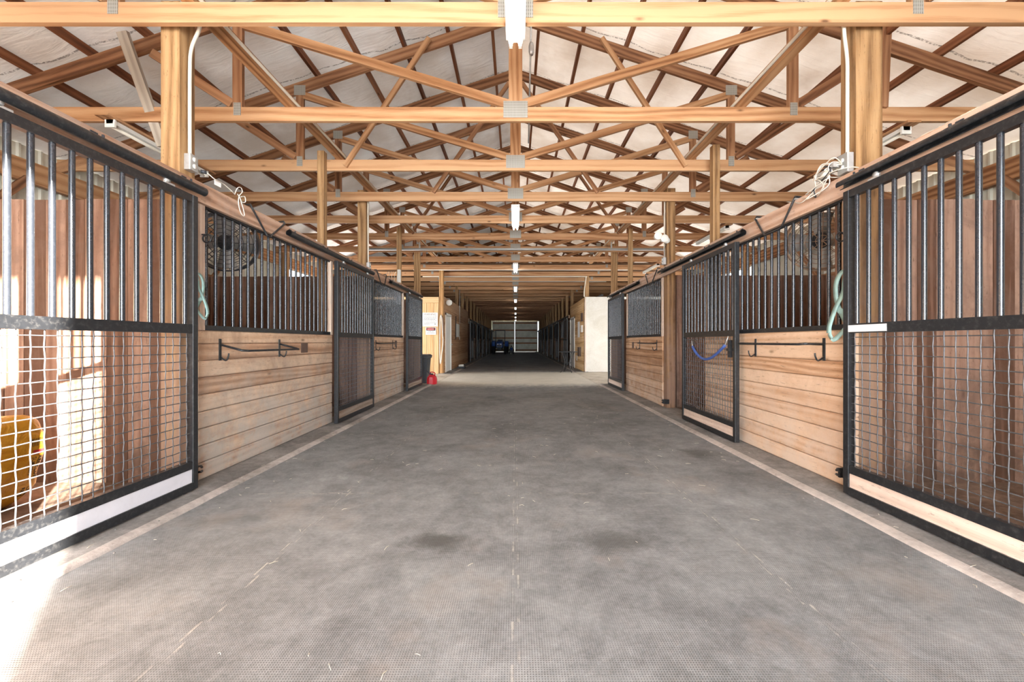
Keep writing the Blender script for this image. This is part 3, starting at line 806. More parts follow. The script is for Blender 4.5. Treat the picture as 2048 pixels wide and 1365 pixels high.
obox(2.437, 6.56, 2.42, 'small outlet box on the second right post under the floodlight', 1)
# cord with tag and a bundled loop
def cord(pts, label, r=.0035, mt='rope_white', k=8):
    return tag(MB().tube(smooth_path(pts, k), r, 6).build('cord', M[mt]), label, 'cord')
t = thing('power_cord', 'grey cord plugged in the near left outlet, its white loop bundled over the header', 'cord', (-2.40, 3.05, 2.4))
MB().tube([(0, 0, 0), (.03, .02, .0)], .014, 8).build('plug', M['dark'], t)
MB().tube(smooth_path([(.03, .02, 0), (.05, .08, -.03), (.03, .2, -.02), (.03, .3, -.045), (.02, .34, -.05)], 8), .0035, 6).build('cable', M['rope_white'], t)
pts = [(.02, .34, -.05), (.03, .36, .01), (.03, .40, .03), (.03, .42, 0), (.03, .38, -.05), (.032, .37, -.12), (.033, .40, -.19), (.034, .44, -.2), (.033, .43, -.15), (.032, .39, -.07), (.031, .36, -.04)]
MB().tube(smooth_path(pts, 6), .004, 6).build('loop', M['rope_white'], t)
pts = [(.03, .40, -.05), (.03, .45, -.03), (.03, .46, -.07), (.03, .42, -.09), (.03, .39, -.06)]
MB().tube(smooth_path(pts, 6), .004, 6).build('loop', M['rope_white'], t)
MB().box(.028, .030, .10, .17, -.06, -.02).build('tag', M['tape'], t)
# tangled wiring right
t = thing('wiring_bundle', 'tangle of grey and cream wires hanging from the near right outlet box', 'wiring', (2.44, 2.95, 2.38))
for i in range(7):
    P = [(-.03, .0, .03)]
    for j in range(5): P.append((-.06-.05*random.random(), .05+.05*j*random.random()+random.uniform(-.05, .12), .06-.045*j+random.uniform(-.03, .03)))
    P.append((-.02, .25+.05*i*random.random(), -.06)); MB().tube(smooth_path(P, 6), .004, 6).build('wire', M[['rope_white', 'dark', 'conduit'][i % 3]], t)
m = MB(); m.tube([(-.06, .08, .02), (-.06, .16, -.01)], .022, 10); m.build('plug', M['white_plastic'], t)
m = MB(); m.box(-.08, -.04, .02, .05, .02, .06); m.build('plug', M['galv'], t)
pts = arc((-.02, .0, -.03), .09, 0, 2*math.pi*.95, 20, 'XY'); MB().tube(pts, .004, 6).build('coil', M['conduit'], t)
# small green/straw tuft of twine on right header
m = MB()
for i in range(16):
    y = 2.2+random.uniform(-.12, .15); m.tube(smooth_path([(2.41+random.uniform(0, .02), y, 2.320), (2.41, y+random.uniform(-.04, .04), 2.325), (2.41, y+random.uniform(-.07, .07), 2.320)], 4), .0013, 5)
tag(m.build('straw_wisps', M['straw']), 'wisps of straw lying on the right header board', 'straw', kind='stuff')
# floodlight on second right post
t = thing('floodlight', 'white twin floodlight on the second right post', 'floodlight', (2.42, 6.4, 2.72))
MB().lathe([(0, -.02), (.045, -.02), (.045, .02), (0, .02)], (0, 0, 0), 16, 'Y').build('base', M['white_plastic'], t)
for dx, dz in ((-.17, .05), (-.07, .01)):
    m = MB().lathe([(0, .1), (.03, .09), (.045, .05), (.062, -.03), (.06, -.035), (0, -.02)], (dx, -.07, dz), 18, 'Y'); m.build('lamp_head', M['white_plastic'], t)
    MB().tube([(0, -.01, 0), (dx, -.02, dz)], .009, 8).build('arm', M['white_plastic'], t)
cord([(2.43, 6.45, 2.7), (2.42, 6.5, 2.6), (2.43, 6.54, 2.48)], 'short cord from the floodlight to the outlet box below', .004, 'dark')
# white wires beside second left post
t = thing('hanging_wires', 'white box and loose white wires beyond the second left post', 'wiring', (-2.47, 8.665, 2.5))
MB().box(-.08, -.02, -.03, .034, -.12, .16).build('box_body', M['white_plastic'], t)
for i in range(5): MB().tube(smooth_path([(-.07-.05*i, 0, .12), (-.09-.06*i, 0, .05), (-.10-.05*i, .0, -.16)], 5), .005, 6).build('wire', M['white_plastic'], t)
# bulb socket and conduit by the ridge
m = MB().tube([(.17, 4.2, 5.1), (.165, 4.3, 4.4), (.16, 4.9, 3.53)], .010, 8); tag(m.build('conduit', M['galv']), 'thin grey conduit dropping beside the ridge post', 'conduit')
t = thing('lamp_socket', 'galvanised lamp socket hanging right of the nearest light', 'lamp socket', (.165, 4.18, 4.16))
MB().lathe([(0, .06), (.022, .06), (.028, .03), (.028, -.03), (.02, -.06), (0, -.06)], (0, 0, 0), 14).build('socket_body', M['galv'], t)
MB().tube([(0, 0, .06), (.0, 0, .6), (0, .02, 1.3)], .003, 6).build('wire', M['galv'], t)
# pipes across
m = MB().tube([(-3.6, 9.68, 3.34), (3.7, 9.68, 3.34)], .03, 10); [m.box(xx-.015, xx+.015, 9.665, 9.695, 3.365, CZ1+.01) for xx in (-2.32, 2.32)]; tag(m.build('pipe', M['galv_dull']), 'dull grey pipe crossing the barn under the seventh truss', 'pipe')
tag(MB().tube(smooth_path([(-3.2, 13.79, 3.35), (1.2, 13.79, 3.35), (2.36, 13.79, 3.35), (2.43, 13.82, 3.32), (2.44, 13.95, 3.2), (2.44, 14.2, 2.9), (2.44, 14.22, 2.7)], 5), .018, 8).build('conduit', M['conduit']), 'white conduit crossing the aisle and turning down by the white wall', 'conduit')
tag(MB().tube([(-3.2, 12.56, 3.357), (3.6, 12.56, 3.357)], .014, 8).build('conduit', M['conduit']), 'upper of the two white conduits crossing the aisle ceiling', 'conduit')
tag(MB().tube([(-3.2, 15.0, 3.357), (3.4, 15.0, 3.357)], .014, 8).build('conduit', M['galv_dull']), 'grey conduit crossing just behind the white ones', 'conduit')

# ------------------------------------------------------------------ racks, hooks, straps on the stall fronts
def swing_rack(s, ya, yb, z, label, out=.23, drop=.05, mt='black'):
    t = thing('blanket_rack', label, 'blanket rack', (s*2.44, 0, z), 0, 'blanket racks on the stall fronts')
    for y in (ya, yb):
        bk = MB().box(min(0, -s*.006), max(0, -s*.006), y-.014, y+.014, -.13, .05).build('bracket', M[mt], t, bevel=.002)
        m = MB().tube(smooth_path([(-s*.005, y, -.10), (-s*.05, y, -.13), (-s*.07, y, -.10), (-s*.075, y, -.07)], 4), .006, 6); m.build('hook', M[mt], bk)
    d = .09 if yb > ya else -.09
    P = [(-s*.01, ya, 0), (-s*(out-.03), ya-d*.3, -drop+.004), (-s*out, ya+d*.15, -drop), (-s*out, yb-d*.6, -drop), (-s*(out-.03), yb-d*.2, -drop+.004), (-s*.01, yb, 0)]
    PP = []
    for i in range(len(P)-1):
        for k in range(5): PP.append(Vector(P[i]).lerp(Vector(P[i+1]), k/5))
    PP.append(Vector(P[-1])); MB().tube(PP, .0095, 8).build('rack_bar', M[mt], t)
    return t
swing_rack(-1, 3.30, 4.13, 1.075, 'swing-out blanket rack on the nearest left stall front')
swing_rack(1, 3.16, 4.06, 1.08, 'black swing-out blanket rack on the nearest right stall front', out=.2, drop=.0)
swing_rack(-1, 6.98, 7.95, 1.08, 'small dark rack on the second left stall front', out=.06, drop=.01)
swing_rack(1, 6.9, 7.85, 1.08, 'small dark rack on the second right stall front', out=.06, drop=.01)
def plaque(s, y, z, w_, h_, label):
    tag(MB().box(min(s*2.44, s*2.434), max(s*2.44, s*2.434), y-w_/2, y+w_/2, z-h_/2, z+h_/2).build('plaque', M['plaque'], bevel=.002), label, 'plaque')
plaque(-1, 4.62, 1.03, .14, .11, 'small dark plaque screwed beside the nearest left blanket rack')
plaque(-1, 8.15, 1.06, .13, .13, 'small dark plaque on the second left stall front')
plaque(1, 8.3, 1.03, .12, .13, 'small plaque on the second right stall front')
def header_hook(s, ya, yb, yc, yd, label):
    """bent steel bar hooked over the header: tops at ya, yb; bottom corners yc, yd"""
    t = thing('bridle_bracket', label, 'bridle bracket', (s*2.40, 0, 2.32), 0, 'bent steel brackets hooked over the header boards')
    P = [(s*.05, ya, -.02), (s*.05, ya, .02), (s*.0, ya, .025), (-s*.012, ya, .0), (-s*.03, yc, -.19), (-s*.035, yc+(yd-yc)*.1, -.21), (-s*.035, yd-(yd-yc)*.1, -.21), (-s*.03, yd, -.19), (-s*.012, yb, 0), (0, yb, .025), (s*.05, yb, .02), (s*.05, yb, -.02)]
    PP = []
    for i in range(len(P)-1):
        for k in range(3): PP.append(Vector(P[i]).lerp(Vector(P[i+1]), k/3))
    PP.append(Vector(P[-1])); MB().tube(PP, .009, 8).build('bent_bar', M['black'], t)
    for y in (ya, yb): MB().box(min(s*.0-.016, s*.05), max(-.016+s*.0, s*.05)+.0, y-.02, y+.02, -.004, .006).build('strap', M['galv_dull'], t)
header_hook(-1, 3.62, 4.14, 3.80, 3.88, 'black and grey bent bracket hooked over the near left header')
header_hook(1, 3.43, 3.98, 3.56, 3.82, 'black bent bracket hooked over the near right header')
header_hook(1, 6.75, 7.35, 6.95, 7.15, 'small bent bracket hooked over the far right header')
header_hook(-1, 6.9, 7.4, 7.05, 7.25, 'small bent bracket hooked over the far left header')
def ring(x, y, z, label, r=.032):
    m = MB(); m.tube(arc((0, 0, 0), r, 0, 2*math.pi, 20, 'XZ')[:-1], .006, 8, closed=True); m.tube([(0, 0, r), (math.copysign(.07, x), 0, r)], .006, 8); o = m.build('tie_ring', M['black'], loc=(x, y, z)); o.rotation_euler = (0, 0, 0)
    return tag(o, label, 'tie ring', 'steel tie rings beside the doors')
ring(-2.39, 3.10, 1.90, 'steel tie ring beside the nearest left door'); ring(2.39, 2.94, 1.87, 'steel tie ring beside the nearest right door'); ring(2.38, 5.62, 1.83, 'steel ring on the far edge of the half-open right door')
def guide(x, y, z, label, s):
    t = thing('door_guide', label, 'door guide', (x, y, z), 0, 'black door guides near the floor')
    m = MB(); m.box(min(-.012, s*.06), max(.012, s*.06), -.01, .03, -.035, .035); m.box(min(-.01, -s*.03)-.0, .012, .025, .04, -.035, .035); m.build('plate', M['black'], t)
    for dz in (-.022, .022): MB().tube([(0, .03, dz), (-s*.028, .05, dz), (-s*.04, .04, dz*.6)], .009, 8).build('prong', M['black'], t)
guide(-2.40, 2.97, .14, 'black guide clip at the foot of the nearest left door', -1); guide(2.40, 2.90, .14, 'black guide clip at the foot of the nearest right door', 1)
guide(2.42, 10.12, .12, 'small black guide at the foot of the far right door', 1); guide(2.42, 6.46, .13, 'small black guide at the foot of the bare right post', 1)

# teal nylon halters
def halter(x, y, z, s, label, sc=1.0):
    t = thing('halter', label, 'halter', (x, y, z), 0, 'teal nylon halters hanging by the near doors')
    q = lambda L: smooth_path([(a*sc, b*sc, c*sc) for a, b, c in L], 7)
    side = (0.25, 1, 0)
    MB().ribbon(q([(0, 0, 0), (-s*.03, .06, -.04), (-s*.04, .10, -.14), (-s*.035, .10, -.28), (-s*.02, .07, -.40), (0, .03, -.5)]), .052*sc, .004, side=(0, 1, .15)).build('strap', M['teal'], t)
    MB().ribbon(q([(0, 0, -.01), (-s*.02, .02, -.10), (-s*.03, .03, -.22), (-s*.05, .09, -.36), (-s*.06, .15, -.52), (-s*.05, .17, -.60)]), .052*sc, .004, side=(0, 1, -.2)).build('strap', M['teal'], t)
    MB().ribbon(q([(-s*.05, .17, -.60), (-s*.045, .12, -.66), (-s*.03, .05, -.6), (-s*.02, .0, -.52), (0, -.01, -.3), (0, 0, -.05)]), .045*sc, .004, side=(0, 1, .6)).build('strap', M['teal'], t)
    MB().ribbon(q([(-s*.04, .08, -.36), (-s*.03, .04, -.40), (-s*.01, -.02, -.39)]), .05*sc, .004, side=(0, .3, 1)).build('strap', M['teal'], t)
    for (a, b, c) in ((-s*.02, .01, -.12), (-s*.02, .02, -.26)):
        MB().tube([Vector((a*sc, b*sc, c*sc))+v for v in arc((0, 0, 0), .022*sc, 0, 2*math.pi, 14, 'YZ')[:-1]], .004, 6, closed=True).build('buckle', M['galv'], t)
    MB().tube(smooth_path([(0, 0, .03), (-s*.01, .01, .01), (-s*.005, .0, -.03)], 4), .008, 6).build('knot', M['rope_white'], t)
halter(2.40, 2.88, 1.63, 1, 'teal nylon halter hanging right of centre beside the nearest right door', .78)
halter(-2.38, 2.97, 1.62, -1, 'teal nylon halter hanging beside the nearest left door', .52)
# blue sleeved rope on the half open right door
t = thing('door_chain', 'blue sleeved chain sagging across the mesh of the half-open right door', 'chain', (2.30, 4.4, 0))
ps = []
for i in range(25):
    u = i/24; yy = 5.20-4.4-u*.85*.95; ps.append(Vector((0, yy, 1.04-.16*math.sin(math.pi*u**.85)+.02*u)))
MB().tube(ps, .016, 10).build('sleeve', M['rope_blue'], t)
MB().tube([ps[0], ps[0]+Vector((.02, .06, .07))], .006, 6).build('snap_hook', M['galv'], t); MB().tube([ps[-1], ps[-1]+Vector((.015, -.04, .1))], .006, 6).build('snap_hook', M['galv'], t)
m = MB(); m.box(-.005, .03, -.09, -.06, .93, 1.12); m.box(-.02, .03, -.10, -.05, 1.0, 1.03); tag(m.build('door_latch', M['black'], loc=(2.31, 4.40, 0)), 'black latch at the near edge of the half-open right door', 'latch')
tag(MB().box(2.3165, 2.3195, 2.50, 2.79, 1.168, 1.214).build('tape_strip', M['tape']), 'white tape stuck on the middle rail of the nearest right door', 'tape')

# drum fans behind the grilles
def fan(x, y, z, rz, tilt, label, dusty):
    t = thing('barn_fan', label, 'fan', (x, y, z), rz, 'barn fans hung behind the bars'); R = .27; mt = M['dusty'] if dusty else M['dark']
    m = MB().lathe([(R, -.07), (R+.012, -.07), (R+.012, .07), (R, .07), (R, -.07)], (0, 0, 0), 40, 'Y'); m.build('drum', mt, t)
    m = MB().lathe([(0, -.06), (.06, -.055), (.075, -.02), (.075, .05), (.05, .085), (0, .09)], (0, 0, 0), 20, 'Y'); m.build('motor', M['dark'], t)
    for k in range(4):
        b = MB(); a0 = k*math.pi/2
        N = 7; 
        for i in range(N):
            r = .05+(R-.07)*i/(N-1); w_ = .05+.05*i/(N-1)
            for j, (tt, hh) in enumerate(((-w_, .03), (w_, -.03))):
                ca, sa = math.cos(a0), math.sin(a0); b.v.append((ca*r-sa*tt, hh, sa*r+ca*tt)); b.v.append((ca*r-sa*tt, hh+.004, sa*r+ca*tt))
        for i in range(N-1):
            q = i*4; b.poly([q, q+2, q+6, q+4], smooth=True); b.poly([q+1, q+3, q+7, q+5], smooth=True); b.poly([q, q+1, q+5, q+4]); b.poly([q+2, q+3, q+7, q+6])
        b.build('blade', M['galv_dull'], t)
    g = MB()
    for yy in (-.075, .075):
        for rr in [.05+.04*i for i in range(6)]: g.tube(arc((0, yy*1.1, 0), rr, 0, 2*math.pi, 32, 'XZ')[:-1], .0028, 5, closed=True)
        for k in range(8): a = k*math.pi/4; g.tube([(0, yy*1.1, 0), (R*math.cos(a), yy, R*math.sin(a))], .0035, 5)
    g.build('guard', mt, t)
    t.rotation_euler = (tilt, 0, rz); bpy.context.view_layer.update()
    q = t.matrix_basis.inverted() @ Vector((math.copysign(2.445, x), y-.1, 2.24))
    MB().tube([(0, 0, R-.01), q], .009, 6).build('hanger', M['dark'], t)
fan(-2.86, 3.95, 2.08, .35, .18, 'dark drum fan hung behind the bars of the near left stall front', False)
fan(2.86, 3.75, 2.05, -.5, .25, 'dusty brown fan hung behind the bars of the near right stall front', True)

# ------------------------------------------------------------------ yellow bag in the near left stall
def text_mesh(txt, size, name, mat, parent, mw, ext=.0012, align='LEFT', squeeze=1.0):
    cu = bpy.data.curves.new(name, 'FONT'); cu.body = txt; cu.size = size; cu.extrude = ext; cu.align_x = align
    tmp = bpy.data.objects.new('tmp_text', cu); COL.objects.link(tmp)
    dg = bpy.context.evaluated_depsgraph_get(); me = bpy.data.meshes.new_from_object(tmp.evaluated_get(dg))
    bpy.data.objects.remove(tmp); bpy.data.curves.remove(cu)
    me.transform(Matrix.Diagonal((squeeze, 1, 1, 1))); me.transform(mw); me.materials.clear(); me.materials.append(mat); me.name = name
    o = bpy.data.objects.new(name, me); COL.objects.link(o); o.parent = parent; return o
bag = thing('feed_bag', 'bulging yellow plastic bag with black lettering standing in the near left stall', 'bag', (-3.485, 2.55, .012), 0)
m = MB(); nu, nv = 40, 26; W_, D_, H_ = .31, .21, .31
def bagp(u, v):
    cu_, su_ = math.cos(u), math.sin(u); cv, sv = math.cos(v), math.sin(v); e = .42
    f = lambda c, e: math.copysign(abs(c)**e, c)
    x = W_*f(cv, .32)*f(cu_, e); y = D_*f(cv, .4)*f(su_, e*1.4); z = H_*f(sv, .8)
    nz = noise.noise(Vector((x*6, y*6, z*6)))*.018+noise.noise(Vector((x*17, y*17, z*14)))*.006
    k = 1+nz/.25
    x2 = x*k + .05*(z/H_); return (x2, y*k, max(0, z*k*(1 if z > 0 else .93)+H_*.93))
for j in range(nv+1):
    v = -math.pi/2+math.pi*j/nv
    for i in range(nu): m.v.append(bagp(2*math.pi*i/nu, v))
for j in range(nv):
    for i in range(nu): m.poly([j*nu+i, j*nu+(i+1) % nu, (j+1)*nu+(i+1) % nu, (j+1)*nu+i], smooth=True)
m.build('bag_body', M['bag'], bag)
bagmesh = [c for c in bag.children][0].data
from mathutils.bvhtree import BVHTree
bvh = BVHTree.FromPolygons([tuple(v.co) for v in bagmesh.vertices], [tuple(p.vertices) for p in bagmesh.polygons])
def wrap(o):
    """lay a flat print (x = height above the bag) onto the bulging side"""
    for v in o.data.vertices:
        h = bvh.ray_cast(Vector((1, v.co.y, v.co.z)), Vector((-1, 0, 0)))[0]
        v.co.x = (h.x if h else .3)+.0012+v.co.x
def bag_txt(txt, size, y, z, mt='ink', sq=1.0):
    # letters run down the side that faces the aisle
    mw = Matrix.Translation((0, y, z)) @ Matrix(((0, 0, 1, 0), (0, 1, 0, 0), (-1, 0, 0, 0), (0, 0, 0, 1)))
    wrap(text_mesh(txt, size, 'lettering', M[mt], bag, mw, squeeze=sq))
bag_txt('KEE CLUB', .034, .115, .33); bag_txt('SUPREM', .034, .075, .33)
bag_txt('CRES', .03, .10, .13); bag_txt('RESS', .03, .065, .13)
def patch(y0, y1, z0, z1, nm, mt, n=6):
    m = MB()
    for i in range(n):
        for j in range(n):
            ya, yb_ = y0+(y1-y0)*i/n, y0+(y1-y0)*(i+1)/n; za, zb = z0+(z1-z0)*j/n, z0+(z1-z0)*(j+1)/n
            b = len(m.v); m.v += [(0, ya, za), (0, yb_, za), (0, yb_, zb), (0, ya, zb)]; m.poly([b, b+1, b+2, b+3])
    o = m.build(nm, M[mt], bag); wrap(o)
patch(.07, .15, .345, .375, 'red_mark', 'redink')
for k in range(9): patch(.065+k*.009, .069+k*.009, .40, .45, 'barcode_stripe', 'ink', 3)

# ------------------------------------------------------------------ left tack room, signs and things by it
m = MB(); x = 2.61
widths = [.17, .235, .235, .2]+[.2]*25; i = 0
while x < HW-.05:
    x2 = min(x+widths[i], HW); m.box(-x2+.004, -x-.008, 13.60, 13.63, 0, 2.42, grain=2, tone=.55+random.uniform(-.2, .2)); x = x2; i += 1
m.box(-HW, -2.61, 13.632, 13.66, 0, 2.60, grain=2, tone=.1)
m.box(-HW, -2.61, 13.585, 13.62, 2.43, 2.62, grain=0, tone=.7)
struct('wall_tack_room_front', m, M['room'])
def siding_wall(nm, x, y0, y1, z1, hole, mt):
    m = MB(); z = 0
    while z < z1:
        z2 = min(z+.14, z1)
        segs = [(y0, y1)] if (hole is None or z >= hole[2]) else [(y0, hole[0]), (hole[1], y1)]
        for (a, b) in segs:
            if b-a > .01: m.box(x-.02, x+.02, a, b, z, z2-.004)
        z = z2
    m.box(x-.012, x+.012, y0, (hole[0] if hole else y1), 0, z1-.01)
    struct(nm, m, mt)
siding_wall('wall_tack_room_left', -2.48, 13.77, 20.6, 2.66, (14.02, 15.18, 2.1), M['room_dark'])
def room_door(nm, s, y0, y1, z1):
    t = bpy.data.objects.new(nm, None); COL.objects.link(t); t['kind'] = 'structure'; X = s*2.46
    m = MB(); m.box(X-.03, X+.03, y0, y0+.08, 0, z1); m.box(X-.03, X+.03, y1-.08, y1, 0, z1); m.box(X-.03, X+.03, y0, y1, z1-.08, z1)
    m.build('door_frame', M['white_paint'], t)
    m = MB(); m.box(X+s*.01, X+s*.045, y0+.09, y1-.09, .02, z1-.09); d = m.build('door_panel', M['white_paint'], t)
    m = MB().lathe([(0, 0), (.025, .0), (.03, .02), (.02, .045), (0, .05)], (0, 0, 0), 14, 'X'); k = m.build('door_knob', M['galv_dull'], d, loc=(X-s*.05, y1-.2, 1.0))
    return t
room_door('door_3', -1, 14.0, 15.2, 2.12); 
siding_wall('wall_tack_room_right', 2.48, 14.42, 17.95, 2.68, (16.55, 17.9, 2.1), M['room'])
room_door('door_4', 1, 16.55, 17.9, 2.15)
m = MB(); m.box(2.50, HW, 14.42, 14.5, 0, 2.72); struct('wall_wash_bay', m, M['plaster'])
m = MB(); m.box(2.49, 2.53, 14.405, 14.42, 0, 2.70); struct('trim_1', m, M['jamb'])

def sign(name, x0, x1, z0, z1, label):
    t = thing(name, label, 'sign', ((x0+x1)/2, 13.585, (z0+z1)/2)); w_, h_ = (x1-x0)/2, (z1-z0)/2
    MB().box(-w_, w_, -.006, .0, -h_, h_).build('sign_board', M['tape'], t, bevel=.001)
    return t
RX = Matrix.Rotation(math.pi/2, 4, 'X')
sg = sign('warning_sign', -3.17, -2.64, 1.62, 2.09, 'large white WARNING sign on the bright tack room wall')
text_mesh('WARNING', .085, 'lettering', M['ink'], sg, Matrix.Translation((0, -.0065, .15)) @ RX, align='CENTER')
for k in range(8):
    m = MB(); z = .115-.038*k; wd = [.44, .46, .46, .4, .46, .36, .44, .2][k]; x = -.22
    while x < -.22+wd:
        l = random.uniform(.02, .06); m.box(x, min(x+l, .23), -.0075, -.006, z-.008, z+.003); x += l+.012
    m.build('small_print', M['ink'], sg)
m = MB().box(.16, .19, -.0075, -.006, -.17, -.14); m.build('emblem', M['ink'], sg)
sg = sign('danger_sign', -3.05, -2.70, 1.34, 1.59, 'smaller white DANGER sign with a red and black header')
MB().box(-.155, .155, -.008, -.006, .015, .115).build('header_block', M['ink'], sg, bevel=.001)
m = MB().lathe([(0, -.0085), (1, -.0085), (1, -.0075), (0, -.0075)], (0, 0, 0), 40, 'Y'); o = m.build('oval', M['redink'], sg, loc=(0, 0, .065)); o.scale = (.145, 1, .042)
text_mesh('DANGER', .055, 'lettering', M['tape'], sg, Matrix.Translation((0, -.0088, .045)) @ RX, align='CENTER')
for z, wd in ((-.02, .16), (-.06, .26)):
    m = MB(); x = -wd/2
    while x < wd/2: l = random.uniform(.02, .05); m.box(x, x+l, -.0075, -.006, z-.009, z+.006); x += l+.012
    m.build('small_print', M['ink'], sg)
# round yard lamp
t = thing('yard_lamp', 'round white lamp fixed near the top of the left tack room corner', 'lamp', (-2.32, 14.0, 2.47))
m = MB().lathe([(0, -.06), (.06, -.055), (.1, -.03), (.105, 0), (.09, .01)], (0, 0, 0), 28, 'Y'); m.build('lamp_cover', M['white_plastic'], t)
m = MB().lathe([(.105, 0), (.11, .02), (.08, .09), (0, .1)], (0, 0, 0), 28, 'Y'); m.build('lamp_body', M['dark'], t)
MB().tube([(0, .06, .08), (0, .06, .14), (-.14, .06, .14)], .012, 8).build('bracket', M['galv'], t)
# lead rope hanging on the tack room post
t = thing('lead_rope', 'whitish lead rope hanging long on the tack room corner post', 'rope', (-2.53, 13.60, 1.98))
MB().tube(smooth_path([(0, -.02, .02), (.03, -.03, -.1), (.05, -.03, -.5), (.07, -.03, -.9), (.03, -.03, -1.3), (.0, -.03, -1.56), (-.02, -.03, -1.6), (-.035, -.03, -1.3), (-.035, -.03, -.7), (-.02, -.03, -.1), (0, -.02, .02)], 6), .016, 8).build('rope', M['rope_white'], t)
MB().tube(smooth_path([(.03, -.03, 0), (.08, -.03, -.15), (.085, -.03, -.5), (.06, -.03, -.8)], 6), .012, 8).build('strap', M['plaque'], t)
MB().lathe([(0, -.02), (.02, -.02), (.02, .02), (0, .02)], (0, 0, .02), 10, 'Y').build('hook', M['galv'], t)
# memo board and rod on the aisle wall
t = thing('memo_board', 'white narrow board on the brown tack room wall, left side', 'board', (-2.455, 16.95, 1.58))
MB().box(0, .02, -.42, .42, -.28, .27).build('board_face', M['white_plastic'], t, bevel=.003)
tag(MB().tube([(-2.44, 16.35, 1.2), (-2.44, 16.38, 2.15)], .018, 8).build('whip', M['dark']), 'thin dark whip upright beside the white memo board', 'whip')
tag(MB().tube([(-2.45, 17.55, 3.4), (-2.45, 17.55, 1.9)], .016, 8).build('conduit', M['galv']), 'bright upright conduit on the left tack room wall', 'conduit')
tag(MB().box(-2.459, -2.445, 17.45, 17.6, 1.2, 1.34).build('light_switch', M['white_plastic'], bevel=.002), 'white light switch under the left conduit', 'light switch')
# small dark object on apron
t = thing('boot_scraper', 'small dark and white object on the floor beside the left tack room wall', 'scraper', (-2.2, 16.2, .022))
MB().box(-.16, .16, -.15, .15, 0, .07).build('base', M['dark'], t, bevel=.01); MB().tube([(-.1, 0, .1), (.1, 0, .12)], .05, 10).build('brush', M['white_plastic'], t); MB().tube([(.0, .06, .07), (.14, .06, .16)], .02, 8).build('handle', M['dark'], t)
# papers etc right wall
def flat_on_right(nm, y0, y1, z0, z1, mt, label, cat, th=.012):
    tag(MB().box(2.46-th, 2.46, y0, y1, z0, z1).build(nm, M[mt], bevel=.002), label, cat)
flat_on_right('notice_paper', 15.3, 15.8, 1.27, 1.88, 'tape', 'long white paper pinned on the orange wall right of the aisle', 'paper', .004)
flat_on_right('hat', 14.55, 14.75, 1.45, 1.7, 'white_plastic', 'white round thing hung near the corner of the orange wall', 'wall hanging', .06)
flat_on_right('outlet_plate', 15.9, 16.1, .35, .55, 'white_plastic', 'white outlet plate low on the orange wall', 'outlet')
flat_on_right('saddle_bag', 15.0, 15.35, .55, .9, 'plaque', 'brown leather pouch hung low on the orange wall', 'pouch', .08)
flat_on_right('dark_coat', 14.5, 14.8, 1.85, 2.15, 'plaque', 'brown tack hung high at the corner of the orange wall', 'tack', .05)

# grey bin, gas can, jug
t = thing('waste_bin', 'dark grey plastic bin standing past the far left stall door', 'bin', (-2.52, 10.72, .004))
m = MB(); b0 = 0
for (w_, d_, z) in ((.17, .17, 0), (.21, .21, .66), (.235, .235, .66), (.235, .235, .70)):
    for (a, b) in ((-1, -1), (1, -1), (1, 1), (-1, 1)): m.v.append((a*w_, b*d_, z))
for i in range(3):
    for k in range(4): m.poly([i*4+k, i*4+(k+1) % 4, i*4+4+(k+1) % 4, i*4+4+k])
m.poly([3, 2, 1, 0]); m.build('bin_body', M['bin'], t, bevel=.01)
m = MB(); 
for (w_, z) in ((.24, .70), (.24, .73), (.2, .76)):
    for (a, b) in ((-1, -1), (1, -1), (1, 1), (-1, 1)): m.v.append((a*w_, b*w_, z))
for i in range(2):
    for k in range(4): m.poly([i*4+k, i*4+(k+1) % 4, i*4+4+(k+1) % 4, i*4+4+k])
m.poly([0, 1, 2, 3]); m.poly([11, 10, 9, 8]); m.build('lid', M['bin'], t, bevel=.008)
t = thing('gas_can', 'red plastic gas can on the floor in front of the tack room wall', 'gas can', (-2.15, 10.30, .004))
m = MB(); prof = [(.0, 0), (.125, 0), (.135, .02), (.135, .13), (.12, .19), (.08, .235), (.04, .25), (0, .25)]
m.lathe(prof, (0, 0, 0), 8, smooth=False); o = m.build('can_body', M['red'], t, bevel=.012); o.rotation_euler = (0, 0, math.pi/8); o.scale = (1, .75, 1)
MB().tube(smooth_path([(.07, 0, .23), (.07, 0, .29), (0, 0, .315), (-.06, 0, .29), (-.07, 0, .24)], 5), .013, 8).build('handle', M['red'], t)
MB().tube(smooth_path([(-.04, 0, .24), (-.08, 0, .30), (-.17, 0, .36)], 5), .016, 8, radii=None).build('spout', M['dark'], t)
MB().lathe([(0, .24), (.03, .24), (.03, .28), (0, .28)], (.0, 0, 0), 14).build('cap', M['dark'], t)
t = thing('jug', 'small blue jug between the grey bin and the red gas can', 'jug', (-2.40, 11.10, .004))
MB().lathe([(0, 0), (.07, 0), (.075, .02), (.075, .2), (.03, .26), (.025, .3), (0, .3)], (0, 0, 0), 16).build('jug_body', M['rope_blue'], t); MB().lathe([(0, .3), (.028, .3), (.028, .33), (0, .33)], (0, 0, 0), 12).build('cap', M['white_plastic'], t)

